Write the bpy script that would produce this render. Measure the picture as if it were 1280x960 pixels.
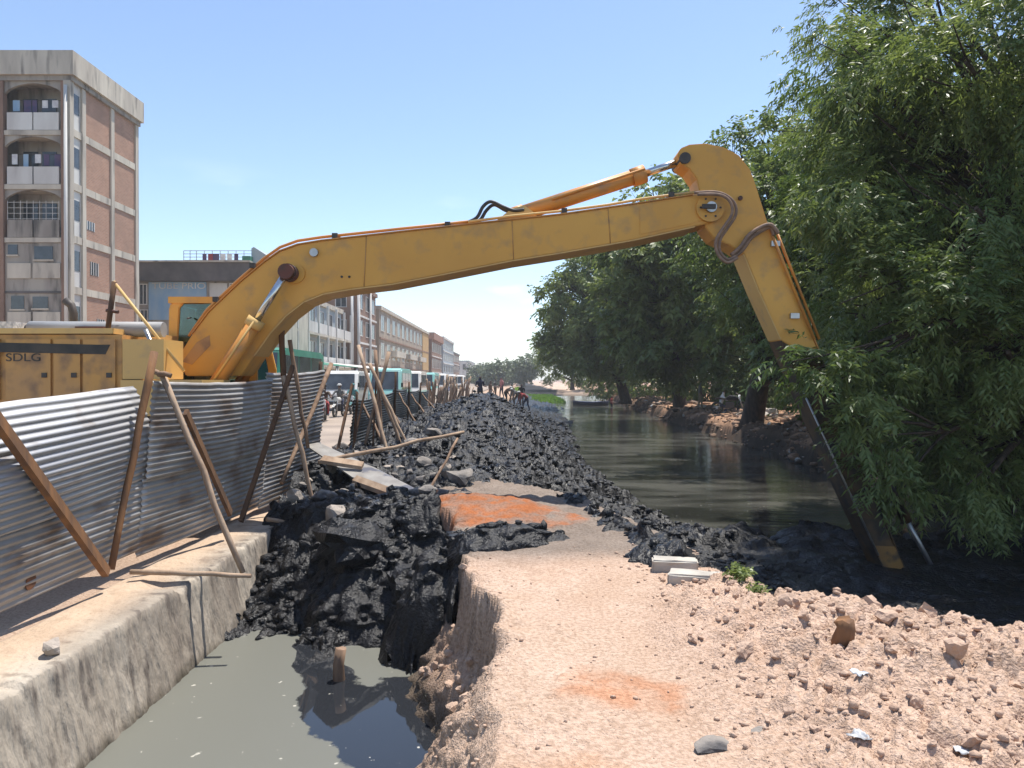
import bpy, bmesh, math, random
import numpy as np
from mathutils import Vector, Matrix, noise as mnoise

for _o in list(bpy.data.objects):
    bpy.data.objects.remove(_o, do_unlink=True)
scene = bpy.context.scene
C = scene.collection
rad = math.radians

# ------------------------------------------------------------------ camera
CAM_Z = 1.55
PITCH = math.atan(6 / 960)
cam_data = bpy.data.cameras.new('camera')
cam_data.sensor_width = 36.0
cam_data.lens = 27.0
cam_data.clip_start = 0.05
cam_data.clip_end = 9000
cam = bpy.data.objects.new('camera', cam_data)
C.objects.link(cam)
cam.location = (0, 0, CAM_Z)
cam.rotation_euler = (rad(90) - PITCH, 0, 0)
scene.camera = cam

# ------------------------------------------------------------------ sky and sun
SUN_EL, SUN_AZ = 72.0, 40.0          # azimuth from +Y towards +X
world = bpy.data.worlds.new('World')
scene.world = world
world.use_nodes = True
wn, wl = world.node_tree.nodes, world.node_tree.links
wn.clear()
w_out = wn.new('ShaderNodeOutputWorld')
w_bg = wn.new('ShaderNodeBackground')
w_bg.inputs['Strength'].default_value = 0.15
w_sky = wn.new('ShaderNodeTexSky')
w_sky.sky_type = 'NISHITA'
w_sky.sun_disc = False
w_sky.sun_elevation = rad(SUN_EL)
w_sky.sun_rotation = rad(SUN_AZ)
w_sky.altitude = 1250
w_sky.air_density = 1.0
w_sky.dust_density = 1.0
w_sky.ozone_density = 0.4
# thin clouds low over the end of the street: noise on the view direction
w_tc = wn.new('ShaderNodeTexCoord')
w_sep = wn.new('ShaderNodeSeparateXYZ')
wl.new(w_tc.outputs['Generated'], w_sep.inputs[0])
w_map = wn.new('ShaderNodeMapping')
w_map.inputs['Scale'].default_value = (6, 6, 22)
w_map.inputs['Location'].default_value = (1.3, 4.1, 0.6)
wl.new(w_tc.outputs['Generated'], w_map.inputs['Vector'])
w_ns = wn.new('ShaderNodeTexNoise')
w_ns.inputs['Scale'].default_value = 1.0
w_ns.inputs['Detail'].default_value = 5
wl.new(w_map.outputs[0], w_ns.inputs['Vector'])
w_r1 = wn.new('ShaderNodeMapRange')
w_r1.inputs['From Min'].default_value = 0.57
w_r1.inputs['From Max'].default_value = 0.78
wl.new(w_ns.outputs['Fac'], w_r1.inputs['Value'])
w_r2 = wn.new('ShaderNodeMapRange')       # clouds thin out upwards
w_r2.inputs['From Min'].default_value = 0.26
w_r2.inputs['From Max'].default_value = 0.06
wl.new(w_sep.outputs['Z'], w_r2.inputs['Value'])
w_mul = wn.new('ShaderNodeMath'); w_mul.operation = 'MULTIPLY'
wl.new(w_r1.outputs[0], w_mul.inputs[0]); wl.new(w_r2.outputs[0], w_mul.inputs[1])
w_mul2 = wn.new('ShaderNodeMath'); w_mul2.operation = 'MULTIPLY'
wl.new(w_mul.outputs[0], w_mul2.inputs[0]); w_mul2.inputs[1].default_value = 0.8
w_mix = wn.new('ShaderNodeMixRGB')
w_mix.inputs['Color2'].default_value = (7.2, 7.4, 7.6, 1)
wl.new(w_mul2.outputs[0], w_mix.inputs['Fac'])
wl.new(w_sky.outputs['Color'], w_mix.inputs['Color1'])
wl.new(w_mix.outputs[0], w_bg.inputs['Color'])
wl.new(w_bg.outputs[0], w_out.inputs['Surface'])

sun_data = bpy.data.lights.new('sun', 'SUN')
sun_data.energy = 4.6
sun_data.angle = rad(0.55)
sun_data.color = (1.0, 0.955, 0.88)
sun = bpy.data.objects.new('sun', sun_data)
C.objects.link(sun)
_d = Vector((math.sin(rad(SUN_AZ)) * math.cos(rad(SUN_EL)), math.cos(rad(SUN_AZ)) * math.cos(rad(SUN_EL)), math.sin(rad(SUN_EL))))
sun.rotation_euler = (-_d).to_track_quat('-Z', 'Y').to_euler()
sun.location = _d * 60

scene.view_settings.view_transform = 'Standard'
scene.view_settings.look = 'None'
scene.view_settings.exposure = 0.64
scene.view_settings.gamma = 1
scene.view_settings.use_curve_mapping = False
scene.render.engine = 'CYCLES'
scene.cycles.use_denoising = True
scene.cycles.max_bounces = 8
scene.cycles.transparent_max_bounces = 8
scene.cycles.caustics_reflective = False
scene.cycles.caustics_refractive = False

# ------------------------------------------------------------------ helpers
rng = np.random.default_rng(7)
random.seed(11)
_cp, _sp = math.cos(PITCH), math.sin(PITCH)

def P(u, v, Y):
    """point at distance Y that the photograph shows at pixel u, v (1280x960)"""
    dx, dy = (u - 640) / 960, (480 - v) / 960
    ry, rz = _cp + dy * _sp, -_sp + dy * _cp
    t = Y / ry
    return Vector((dx * t, Y, CAM_Z + rz * t))

def G(u, v, z):
    """point on the level z seen at pixel u, v"""
    dx, dy = (u - 640) / 960, (480 - v) / 960
    ry, rz = _cp + dy * _sp, -_sp + dy * _cp
    t = (z - CAM_Z) / rz
    return Vector((dx * t, ry * t, z))

def _hash(ix, iy, seed):
    n = (ix.astype(np.int64) * 374761393 + iy.astype(np.int64) * 668265263 + seed * 974711) & 0x7fffffff
    n = ((n ^ (n >> 13)) * 1274126177) & 0x7fffffff
    n = ((n ^ (n >> 15)) * 668265263) & 0x7fffffff
    return ((n ^ (n >> 16)) & 0xffff) / 65535.0

def vnoise(x, y, seed=0):
    x = np.asarray(x, float); y = np.asarray(y, float)
    ix, iy = np.floor(x), np.floor(y)
    fx, fy = x - ix, y - iy
    fx = fx * fx * (3 - 2 * fx); fy = fy * fy * (3 - 2 * fy)
    a, b = _hash(ix, iy, seed), _hash(ix + 1, iy, seed)
    c, d = _hash(ix, iy + 1, seed), _hash(ix + 1, iy + 1, seed)
    return (a + (b - a) * fx) * (1 - fy) + (c + (d - c) * fx) * fy

def fbm(x, y, octv=4, seed=0, gain=0.5, ridged=False):
    s = 0; a = 1; tot = 0
    for o in range(octv):
        n = vnoise(x * 2 ** o + 17.3 * o, y * 2 ** o - 9.1 * o, seed + o * 31)
        if ridged: n = 1 - abs(2 * n - 1)
        s = s + a * n; tot += a; a *= gain
    return s / tot

def clods(x, y, size, seed=0):
    """rounded lumps of about the given size, 0..1"""
    x = np.asarray(x, float) / size; y = np.asarray(y, float) / size
    ix, iy = np.floor(x), np.floor(y)
    best = np.zeros_like(x)
    for dx in (-1, 0, 1):
        for dy in (-1, 0, 1):
            cx, cy = ix + dx, iy + dy
            px = cx + _hash(cx, cy, seed); py = cy + _hash(cx, cy, seed + 5)
            r = 0.35 + 0.55 * _hash(cx, cy, seed + 9)
            h = _hash(cx, cy, seed + 14)
            d2 = ((x - px) ** 2 + (y - py) ** 2) / (r * r)
            best = np.maximum(best, np.sqrt(np.clip(1 - d2, 0, 1)) * (0.25 + 0.75 * h) * r * 1.2)
    return best

def sstep(a, b, x):
    t = np.clip((np.asarray(x, float) - a) / (b - a), 0, 1)
    return t * t * (3 - 2 * t)

def mesh_np(name, verts, faces, mat=None, smooth=False, colors=None):
    """fast mesh from numpy: verts Nx3, faces MxK"""
    verts = np.asarray(verts, np.float32); faces = np.asarray(faces, np.int32)
    me = bpy.data.meshes.new(name)
    me.vertices.add(len(verts)); me.vertices.foreach_set('co', verts.ravel())
    k = faces.shape[1]
    me.loops.add(faces.size); me.loops.foreach_set('vertex_index', faces.ravel())
    me.polygons.add(len(faces))
    me.polygons.foreach_set('loop_start', np.arange(0, faces.size, k, dtype=np.int32))
    me.polygons.foreach_set('loop_total', np.full(len(faces), k, np.int32))
    if smooth:
        me.polygons.foreach_set('use_smooth', np.ones(len(faces), bool))
    me.update(calc_edges=True)
    if colors is not None:
        at = me.color_attributes.new('tint', 'FLOAT_COLOR', 'POINT')
        cc = np.ones((len(verts), 4), np.float32); cc[:, :colors.shape[1]] = colors
        at.data.foreach_set('color', cc.ravel())
    if mat: me.materials.append(mat)
    return me

def wloc(p):
    v = Vector((0, 0, 0))
    while p is not None:
        v += p.location; p = p.parent
    return v

def link(name, me, parent=None):
    o = bpy.data.objects.new(name, me)
    C.objects.link(o)
    if parent is not None:
        o.parent = parent
    return o

def tag(o, label=None, cat=None, group=None, kind=None):
    if label: o['label'] = label
    if cat: o['category'] = cat
    if group: o['group'] = group
    if kind: o['kind'] = kind
    return o

def thing(name, loc, label, cat, group=None):
    o = bpy.data.objects.new(name, None)
    C.objects.link(o)
    o.location = loc
    o.empty_display_size = 0.2
    return tag(o, label, cat, group)

class MB:
    """collects shapes in world coordinates; build() links them as one mesh object"""
    def __init__(self): self.bm = bmesh.new()
    def box(self, x0, x1, y0, y1, z0, z1):
        vs = [self.bm.verts.new(p) for p in ((x0,y0,z0),(x1,y0,z0),(x1,y1,z0),(x0,y1,z0),(x0,y0,z1),(x1,y0,z1),(x1,y1,z1),(x0,y1,z1))]
        for f in ((3,2,1,0),(4,5,6,7),(0,1,5,4),(1,2,6,5),(2,3,7,6),(3,0,4,7)):
            self.bm.faces.new([vs[i] for i in f])
        return self
    def prism(self, pts, y0, y1, axis='y'):
        """outline of (x, z) swept from y0 to y1 (axis 'y'), of (y, z) swept in x, or (x, y) swept in z"""
        if axis == 'y': mk = lambda a, b, s: (a, s, b)
        elif axis == 'x': mk = lambda a, b, s: (s, a, b)
        else: mk = lambda a, b, s: (a, b, s)
        A = [self.bm.verts.new(mk(a, b, y0)) for a, b in pts]
        B = [self.bm.verts.new(mk(a, b, y1)) for a, b in pts]
        n = len(pts)
        fs = [self.bm.faces.new(A), self.bm.faces.new(B[::-1])]
        for i in range(n):
            fs.append(self.bm.faces.new((A[i], B[i], B[(i+1) % n], A[(i+1) % n])))
        bmesh.ops.recalc_face_normals(self.bm, faces=fs)
        return self
    def tube(self, pts, r, seg=8, cap=True):
        """tapered tube along points; r one radius or one per point"""
        pts = [Vector(p) for p in pts]
        n = len(pts)
        rs = r if hasattr(r, '__len__') else [r] * n
        rings = []; up = None
        for i in range(n):
            t = (pts[min(i+1, n-1)] - pts[max(i-1, 0)])
            if t.length < 1e-9: t = Vector((0, 0, 1))
            t.normalize()
            if up is None:
                a = Vector((0, 0, 1)) if abs(t.z) < 0.9 else Vector((1, 0, 0))
                s = t.cross(a).normalized()
            else:
                s = (up - t * up.dot(t)).normalized()
            up = s
            b = t.cross(s)
            rings.append([self.bm.verts.new(pts[i] + (s * math.cos(2*math.pi*k/seg) + b * math.sin(2*math.pi*k/seg)) * rs[i]) for k in range(seg)])
        for i in range(n - 1):
            for k in range(seg):
                f = self.bm.faces.new((rings[i][k], rings[i][(k+1) % seg], rings[i+1][(k+1) % seg], rings[i+1][k]))
                f.smooth = True
        if cap:
            self.bm.faces.new(rings[0][::-1]); self.bm.faces.new(rings[-1])
        return self
    def bar(self, a, b, w, h, up=(0, 0, 1), twist=0):
        a, b = Vector(a), Vector(b)
        t = (b - a).normalized(); up = Vector(up)
        s = t.cross(up)
        if s.length < 1e-4: s = t.cross(Vector((1, 0, 0)))
        s.normalize(); u = s.cross(t)
        if twist:
            s, u = s * math.cos(twist) + u * math.sin(twist), u * math.cos(twist) - s * math.sin(twist)
        vs = []
        for p in (a, b):
            for i, j in ((-1,-1),(1,-1),(1,1),(-1,1)):
                vs.append(self.bm.verts.new(p + s * (i*w/2) + u * (j*h/2)))
        fs = [self.bm.faces.new([vs[i] for i in f]) for f in ((0,1,2,3),(7,6,5,4),(0,4,5,1),(1,5,6,2),(2,6,7,3),(3,7,4,0))]
        bmesh.ops.recalc_face_normals(self.bm, faces=fs)
        return self
    def quad(self, a, b, c, d):
        self.bm.faces.new([self.bm.verts.new(p) for p in (a, b, c, d)]); return self
    def disc(self, c, r, y0, y1, seg=20):
        """cylinder along y"""
        return self.tube([(c[0], y0, c[1]), (c[0], y1, c[1])], r, seg)
    def bevel(self, w, seg=1, ang=35):
        es = [e for e in self.bm.edges if len(e.link_faces) == 2 and e.calc_face_angle(0) > rad(ang)]
        bmesh.ops.bevel(self.bm, geom=es, offset=w, segments=seg, affect='EDGES', clamp_overlap=True)
        return self
    def jitter(self, a):
        for v in self.bm.verts:
            v.co += Vector((random.uniform(-a, a), random.uniform(-a, a), random.uniform(-a, a)))
        return self
    def build(self, name, mat, parent=None):
        off = wloc(parent)
        if off.length > 0:
            bmesh.ops.translate(self.bm, vec=-off, verts=self.bm.verts)
        me = bpy.data.meshes.new(name)
        self.bm.to_mesh(me); self.bm.free()
        if mat: me.materials.append(mat)
        return link(name, me, parent)

def copy_tree(o, parent=None):
    c = o.copy(); C.objects.link(c); c.parent = parent
    for ch in list(o.children): copy_tree(ch, c)
    return c

# ------------------------------------------------------------------ materials
def srgb(r, g, b):
    f = lambda c: (c/255/12.92) if c/255 <= 0.04045 else ((c/255+0.055)/1.055)**2.4
    return (f(r), f(g), f(b))

def mat(name, col, rough=0.7, col2=None, scale=3.0, detail=6, lo=0.35, hi=0.65, stretch=(1,1,1), col3=None, scale3=20, lo3=0.55, hi3=0.7,
        bump=0.0, bscale=30, bdist=0.02, metal=0.0, spec=0.5, attr=False, rough2=None, seed=0):
    m = bpy.data.materials.new(name); m.use_nodes = True
    n, l = m.node_tree.nodes, m.node_tree.links
    b = n['Principled BSDF']
    b.inputs['Roughness'].default_value = rough
    b.inputs['Metallic'].default_value = metal
    b.inputs['Specular IOR Level'].default_value = spec
    tc = n.new('ShaderNodeTexCoord')
    mp = n.new('ShaderNodeMapping'); mp.inputs['Scale'].default_value = stretch; mp.inputs['Location'].default_value = (seed*3.7, seed*1.9, seed)
    l.new(tc.outputs['Object'], mp.inputs['Vector'])
    def noise(s, d=detail):
        t = n.new('ShaderNodeTexNoise'); t.inputs['Scale'].default_value = s; t.inputs['Detail'].default_value = d
        l.new(mp.outputs[0], t.inputs['Vector']); return t
    def rng_(src, a, c):
        r = n.new('ShaderNodeMapRange'); r.inputs['From Min'].default_value = a; r.inputs['From Max'].default_value = c
        l.new(src, r.inputs['Value']); return r.outputs[0]
    cur = None
    if attr:
        va = n.new('ShaderNodeVertexColor'); va.layer_name = 'tint'; cur = va.outputs['Color']
    else:
        rgb = n.new('ShaderNodeRGB'); rgb.outputs[0].default_value = (*col, 1); cur = rgb.outputs[0]
    if col2 is not None:
        t = noise(scale); f = rng_(t.outputs['Fac'], lo, hi)
        mx = n.new('ShaderNodeMixRGB'); l.new(f, mx.inputs['Fac']); l.new(cur, mx.inputs['Color1'])
        if attr:
            mx.blend_type = 'MULTIPLY'
        mx.inputs['Color2'].default_value = (*col2, 1); cur = mx.outputs[0]
        if rough2 is not None:
            rr = n.new('ShaderNodeMapRange'); l.new(f, rr.inputs['Value']); rr.inputs['To Min'].default_value = rough; rr.inputs['To Max'].default_value = rough2
            l.new(rr.outputs[0], b.inputs['Roughness'])
    if col3 is not None:
        t = noise(scale3); f = rng_(t.outputs['Fac'], lo3, hi3)
        mx = n.new('ShaderNodeMixRGB'); l.new(f, mx.inputs['Fac']); l.new(cur, mx.inputs['Color1'])
        mx.inputs['Color2'].default_value = (*col3, 1); cur = mx.outputs[0]
    l.new(cur, b.inputs['Base Color'])
    if bump:
        t = noise(bscale, 5); bp = n.new('ShaderNodeBump'); bp.inputs['Strength'].default_value = bump; bp.inputs['Distance'].default_value = bdist
        l.new(t.outputs['Fac'], bp.inputs['Height']); l.new(bp.outputs[0], b.inputs['Normal'])
    return m

M = {}
M['dirt'] = mat('dry_earth', (0,0,0), 0.95, (0.74,0.71,0.68), 38, attr=True, lo=0.42, hi=0.62, bump=1.0, bscale=70, bdist=0.02, spec=0.15)
M['mud'] = mat('wet_black_mud', (0.0065,0.0065,0.008), 0.33, (0.017,0.0165,0.018), 1.6, col3=(0.040,0.037,0.035), scale3=5, lo3=0.60, hi3=0.74, bump=0.8, bscale=30, bdist=0.035, rough2=0.55, spec=0.36)
M['concrete'] = mat('old_concrete', (0.50,0.44,0.36), 0.9, (0.33,0.29,0.25), 2.2, col3=(0.20,0.17,0.15), scale3=9, lo3=0.58, hi3=0.75, stretch=(1,1,0.35), bump=0.7, bscale=26, bdist=0.03, spec=0.2)
M['wood'] = mat('weathered_pole', (0.30,0.20,0.135), 0.85, (0.17,0.11,0.075), 14, stretch=(1,1,0.25), bump=0.5, bscale=60, bdist=0.008, spec=0.2)
M['wood_pale'] = mat('pale_pole', (0.42,0.31,0.22), 0.85, (0.28,0.19,0.13), 9, stretch=(1,1,0.3), bump=0.5, bscale=50, bdist=0.008, spec=0.2)
M['wood_dark'] = mat('dark_plank', (0.16,0.085,0.045), 0.85, (0.08,0.05,0.035), 10, stretch=(1,1,0.2), bump=0.5, bscale=50, bdist=0.008, spec=0.2)
M['wood_orange'] = mat('brown_plank', (0.26,0.13,0.06), 0.85, (0.14,0.08,0.05), 10, stretch=(1,1,0.2), bump=0.5, bscale=50, bdist=0.008, spec=0.2)
M['stone'] = mat('rubble_stone', (0.27,0.24,0.21), 0.9, (0.15,0.135,0.125), 5, col3=(0.08,0.075,0.075), scale3=3, lo3=0.5, hi3=0.6, bump=0.6, bscale=24, bdist=0.03, spec=0.25)
M['stone_pale'] = mat('pale_stone', (0.46,0.39,0.33), 0.9, (0.30,0.26,0.22), 6, bump=0.6, bscale=30, bdist=0.02, spec=0.2)
M['bank_clod'] = mat('bank_earth_lumps', (0.34,0.215,0.145), 0.95, (0.10,0.075,0.055), 0.9, lo=0.42, hi=0.58, col3=(0.45,0.42,0.38), scale3=2.5, lo3=0.62, hi3=0.66, spec=0.15)
M['clod'] = mat('earth_clod', (0.51,0.365,0.275), 0.95, (0.41,0.28,0.205), 6, bump=0.8, bscale=40, bdist=0.02, spec=0.15)
# ================================================================== SETTING: terrain
WATER_Z, POOL_Z, ROAD_Z, WALL_Z = -1.10, -1.05, -0.32, -0.30

def itp(Y, tab):
    a = np.array(tab, float)
    return np.interp(Y, a[:, 0], a[:, 1])

PIT_EDGE = [(0,-0.30),(3.0,-0.30),(4.2,-0.25),(4.6,-0.10),(5.0,-0.03),(5.4,-0.14),(5.75,-0.27),(6.1,-0.33),(6.6,-0.40),(7.2,-0.46),(8.0,-0.55),(9.0,-0.95),(9.6,-1.4),(10.3,-2.4),(10.8,-3.1),(12,-3.2),(9000,-3.2)]
CANAL_EDGE = [(0,4.6),(2,4.0),(3.5,3.25),(4.1,2.75),(4.45,2.40),(4.7,1.95),(5.2,1.75),(5.8,1.72),(7,1.62),(8,1.4),(9,1.15),(10,0.9),(11,0.3),(12.5,-0.9),(60,-0.9),(90,1.0),(300,2),(9000,2)]
RIGHT_BANK = [(0,8.3),(11,8.1),(16,8.1),(24,8.5),(31,8.9),(38,9.2),(60,10.0),(75,10.6),(100,12.0),(160,15),(300,22),(9000,400)]

def ground_z(X, Y):
    X = np.asarray(X, float); Y = np.asarray(Y, float)
    nz = fbm(X*0.9, Y*0.9, 3, 3)
    # the path
    z = 0.04 * (nz - 0.5) + 0.012 * (fbm(X*7, Y*7, 4, 8) - 0.5)
    z = z + 0.02 * clods(X, Y, 0.06, 41) * sstep(0.45, 0.7, fbm(X*1.3, Y*1.3, 3, 77))
    heap = sstep(0.75, 1.5, X + 0.25*(nz-0.5)) * sstep(6.6, 5.0, Y)
    heap_edge = heap * sstep(5.3, 4.7, Y + 0.15*np.sin(X*5))
    z = z + heap * (0.10 * clods(X + 0.05*np.sin(Y*31), Y + 0.05*np.sin(X*27), 0.17, 12) + 0.07 * clods(X+3, Y, 0.075, 19)*sstep(.35,.6,fbm(X*2,Y*2,3,17)) + 0.04*clods(X, Y+2, 0.035, 20) + 0.13 * (fbm(X*2.2, Y*2.2, 5, 21, 0.6) - 0.45))
    z = z + heap_edge * 0.13 * sstep(2.9, 4.5, Y) + heap*0.03
    z = z + 0.16 * np.exp(-((X + 0.45)/0.75)**2 - ((Y - 9.1)/0.7)**2) + 0.04*clods(X, Y, 0.09, 71)*sstep(7.2, 8.0, Y)
    # pit edge to the left
    xe = itp(Y, PIT_EDGE) + 0.20 * (fbm(X*0.3+Y*2.4, Y*2.4, 4, 5, 0.5) - 0.5)
    cut = sstep(4.3, 4.85, Y)                      # the path is undercut into a step here, a plain slope nearer by
    d = xe - X
    step = 0.46 * np.clip(d / 0.05, 0, 1) * cut
    t2 = np.clip((d + 0.22*(1 - cut) - 0.02) / (0.50 + 0.25*(1 - cut)), 0, 3)
    second = (1.12 - 0.46*cut) * (0.7*np.clip(t2, 0, 1) + 0.3*sstep(0, 1, t2)) + 0.5*np.clip(t2 - 1, 0, 1)
    lump_e = np.clip(d + 0.25, 0, 0.3)/0.3 * np.clip(2.2 - t2, 0, 1)
    z = z + 0.03*np.exp(-(d/0.10)**2)*cut*clods(X, Y, 0.12, 57) - step - second + lump_e * (0.07*clods(X + 0.04*np.sin(Y*23), Y, 0.15, 51) + 0.04*clods(X, Y, 0.07, 52) + 0.10*(fbm(X*3, Y*3, 4, 53) - 0.5) - 0.04)
    # pit closes at its far end; strip by the fence and the street
    far = sstep(9.6, 11.4, Y)
    zl = np.where(X < -3.05, ROAD_Z - 0.02 + 0.03*(nz-0.5), -0.3 + 0.1*(nz-0.5))
    left = sstep(-0.9, -1.9, X)
    z = z * (1 - far*left) + zl * far * left
    street = X < -3.32
    z = np.where(street, ROAD_Z - 0.03 + 0.05 * (fbm(X*1.5, Y*1.5, 3, 66) - 0.5), z)
    # canal on the right
    ce = itp(Y, CANAL_EDGE) + 0.22 * (fbm(X*0.3+Y*1.3, Y*1.3, 4, 15) - 0.5)
    t = (X - ce)
    slope_w = 0.35
    drop = sstep(0.0, 1.0, t / slope_w)
    bed = -1.75
    z = z * (1 - drop) + bed * drop
    # right bank
    rb = itp(Y, RIGHT_BANK) + 1.1 * (fbm(Y*0.22, X*0*1.0, 3, 23) - 0.5) + 0.5 * (fbm(Y*1.1, X*0.4, 3, 29) - 0.5)
    rise = sstep(0.0, 1.0, (X - rb) / 1.1)
    top = -0.42 + 0.35 * sstep(0, 4, X - rb) + 0.25 * (fbm(X*0.6, Y*0.6, 4, 37) - 0.5) + 0.10*clods(X, Y, 0.5, 61)*sstep(4, 0.5, X-rb)
    rough_b = 4*rise*(1 - rise)*(0.30*clods(X, Y, 0.55, 62) + 0.18*clods(X, Y, 0.25, 63) + 0.35*(fbm(X*1.6, Y*1.6, 4, 64, 0.6) - 0.55))
    z = np.where(X > rb, z * (1 - rise) + top * rise + rough_b, z)
    # far beyond the canal's end the ground closes
    end = sstep(110, 135, Y)
    z = z * (1 - end) + (-0.4) * end
    return z

def ground_col(X, Y, z):
    n1 = fbm(X*0.8, Y*0.8, 4, 101)[:, None]; n2 = fbm(X*4, Y*4, 4, 103)[:, None]
    pink = np.array([0.54,0.385,0.29]); sand = np.array([0.56,0.425,0.325]); red = np.array([0.40,0.145,0.058])
    grey = np.array([0.23,0.195,0.165]); brown = np.array([0.36,0.23,0.155])
    c = pink + (sand - pink) * n1 + (n2 - 0.5) * 0.10
    def blob(cx, cy, rx, ry, col, amt, c):
        d = ((X - cx)/rx)**2 + ((Y - cy)/ry)**2 + 3.0*(fbm(X*2.6, Y*2.6, 5, 111, 0.6) - 0.5)
        m = (sstep(1.0, 0.0, d) * amt * (0.45 + 0.55*sstep(0.35, 0.6, fbm(X*9, Y*9, 4, 113))))[:, None]
        return c * (1 - m) + (col * (0.8 + 0.4*n2)) * m
    heap = (sstep(0.85, 1.5, X) * sstep(6.6, 5.0, Y))[:, None]
    c = c * (1 - 0.5*heap) + np.array([0.56,0.405,0.31]) * 0.5*heap * (0.75 + 0.5*n2)
    c = blob(0.50, 3.75, 0.38, 0.36, np.array([0.50,0.24,0.13]), 0.75, c)          # reddish patch on the path
    c = blob(0.1, 2.9, 0.4, 0.3, np.array([0.55,0.31,0.18]), 0.5, c)
    # damp grey band between path and mud
    damp = (sstep(6.2, 7.0, Y + 0.5*(fbm(X*1.6, Y*1.6, 3, 121)-0.5)) * sstep(14, 11, Y))[:, None] * (X > -2.8)[:, None]
    c = c * (1 - 0.9*damp) + grey * (0.7 + 0.6*n2) * 0.9*damp
    c = blob(-0.35, 8.75, 1.0, 0.95, red, 1.0, c)                                     # red laterite spill
    c = blob(0.35, 8.3, 0.55, 0.6, red, 0.8, c)
    # steep earth faces are bare darker soil
    st = (sstep(-0.08, -0.4, z) * (X > -2.0) * (X < 8))[:, None]
    c = c * (1 - 0.35*st) + brown * 0.35*st
    # wet toe by the water
    wet = (sstep(-0.72 - 0.2*(n2[:, 0]-0.5), -0.98, z) * (X > -2.9))[:, None]
    c = c * (1 - 0.85*wet) + np.array([0.10,0.085,0.065]) * 0.85*wet
    # canal side slope: black
    ce = itp(Y, CANAL_EDGE)
    blk = (sstep(0.10, 0.45, X - ce - 0.2*(n2[:, 0]-0.5)) * sstep(-0.05, -0.25, z) * (X < 8))[:, None]
    c = c * (1 - blk) + np.array([0.022,0.022,0.024]) * blk
    # right bank: orange earth with dark litter
    rb = itp(Y, RIGHT_BANK)
    rbm = (X > rb - 0.3)[:, None]
    bank = np.array([0.42,0.25,0.155]) * (0.6 + 0.8*n1)
    litter = sstep(0.5, 0.62, fbm(X*0.7, Y*0.35, 3, 131))[:, None]
    bank = bank * (1 - 0.75*litter) + np.array([0.07,0.055,0.04]) * 0.75*litter
    low = sstep(-0.45, -0.7, z)[:, None]
    bank = bank * (1 - 0.85*low) + np.array([0.05,0.042,0.035]) * 0.85*low
    c = np.where(rbm, bank, c)
    # strip by the fence: red dust; the street side pale dust
    stl = (X < -3.3)[:, None]
    c = np.where(stl, np.array([0.46,0.33,0.24]) * (0.75 + 0.5*n1), c)
    dry = ((X > -2.9) & (X < 5))[:, None]
    return np.clip(np.where(dry, c * np.array([0.97,0.95,0.94]), c), 0.01, 0.8)

def fan_grid(ys, ss, x0=0.0):
    Yg, Sg = np.meshgrid(ys, ss, indexing='ij')
    return (Sg * Yg + x0).ravel(), Yg.ravel(), len(ys), len(ss)

def grid_faces(nr, nc):
    i = np.arange(nr - 1)[:, None] * nc + np.arange(nc - 1)[None, :]
    i = i.ravel()
    return np.stack([i, i + 1, i + nc + 1, i + nc], 1)

ys = np.concatenate([np.geomspace(0.8, 2.4, 30)[:-1], np.geomspace(2.4, 11, 300)[:-1], np.geomspace(11, 110, 330)[:-1], np.geomspace(110, 1500, 24)])
ss = np.concatenate([np.linspace(-3.2, -0.8, 40)[:-1], np.linspace(-0.8, 0.8, 460)[:-1], np.linspace(0.8, 3.2, 40)])
X, Y, nr, nc = fan_grid(ys, ss)
Z = ground_z(X, Y)
stp = sstep(-0.03, -0.25, Z) * (X < 1.2) * (X > -2.5) * (Y < 9)   # undercut, crumbling faces along the drain
Xd = X + stp * (0.16*(fbm(Y*5 + Z*4, Z*9 + X*2, 4, 81, 0.6) - 0.5) + 0.05*(clods(Y, Z*1.4, 0.09, 83) - 0.2)); Yd_ = Y + stp * 0.08*(fbm(X*5 + Z*7, Z*6, 3, 85) - 0.5)
gm = mesh_np('ground', np.stack([Xd, Yd_, Z], 1), grid_faces(nr, nc), M['dirt'], True, ground_col(X, Y, Z))
tag(link('ground', gm), 'pale pinkish earth path and banks beside the canal', kind='structure')

# ---- black dredged mud: one heap along the canal, spilling into the drain and round the arm
CREST = [(0,-2.4),(8.6,-1.5),(9.4,-0.55),(10.2,-0.12),(11.5,0.12),(13,0.36),(16,0.62),(20,0.78),(28,0.88),(34,0.62),(42,0.12),(52,-0.2),(60,-0.35),(75,-0.4),(110,-0.4)]
MUD_R = [(0,3.3),(9.0,3.2),(10.3,3.45),(11.8,3.2),(15.3,2.56),(21.9,2.10),(29.6,2.35),(45,3.0),(70,3.8),(110,5)]

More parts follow.
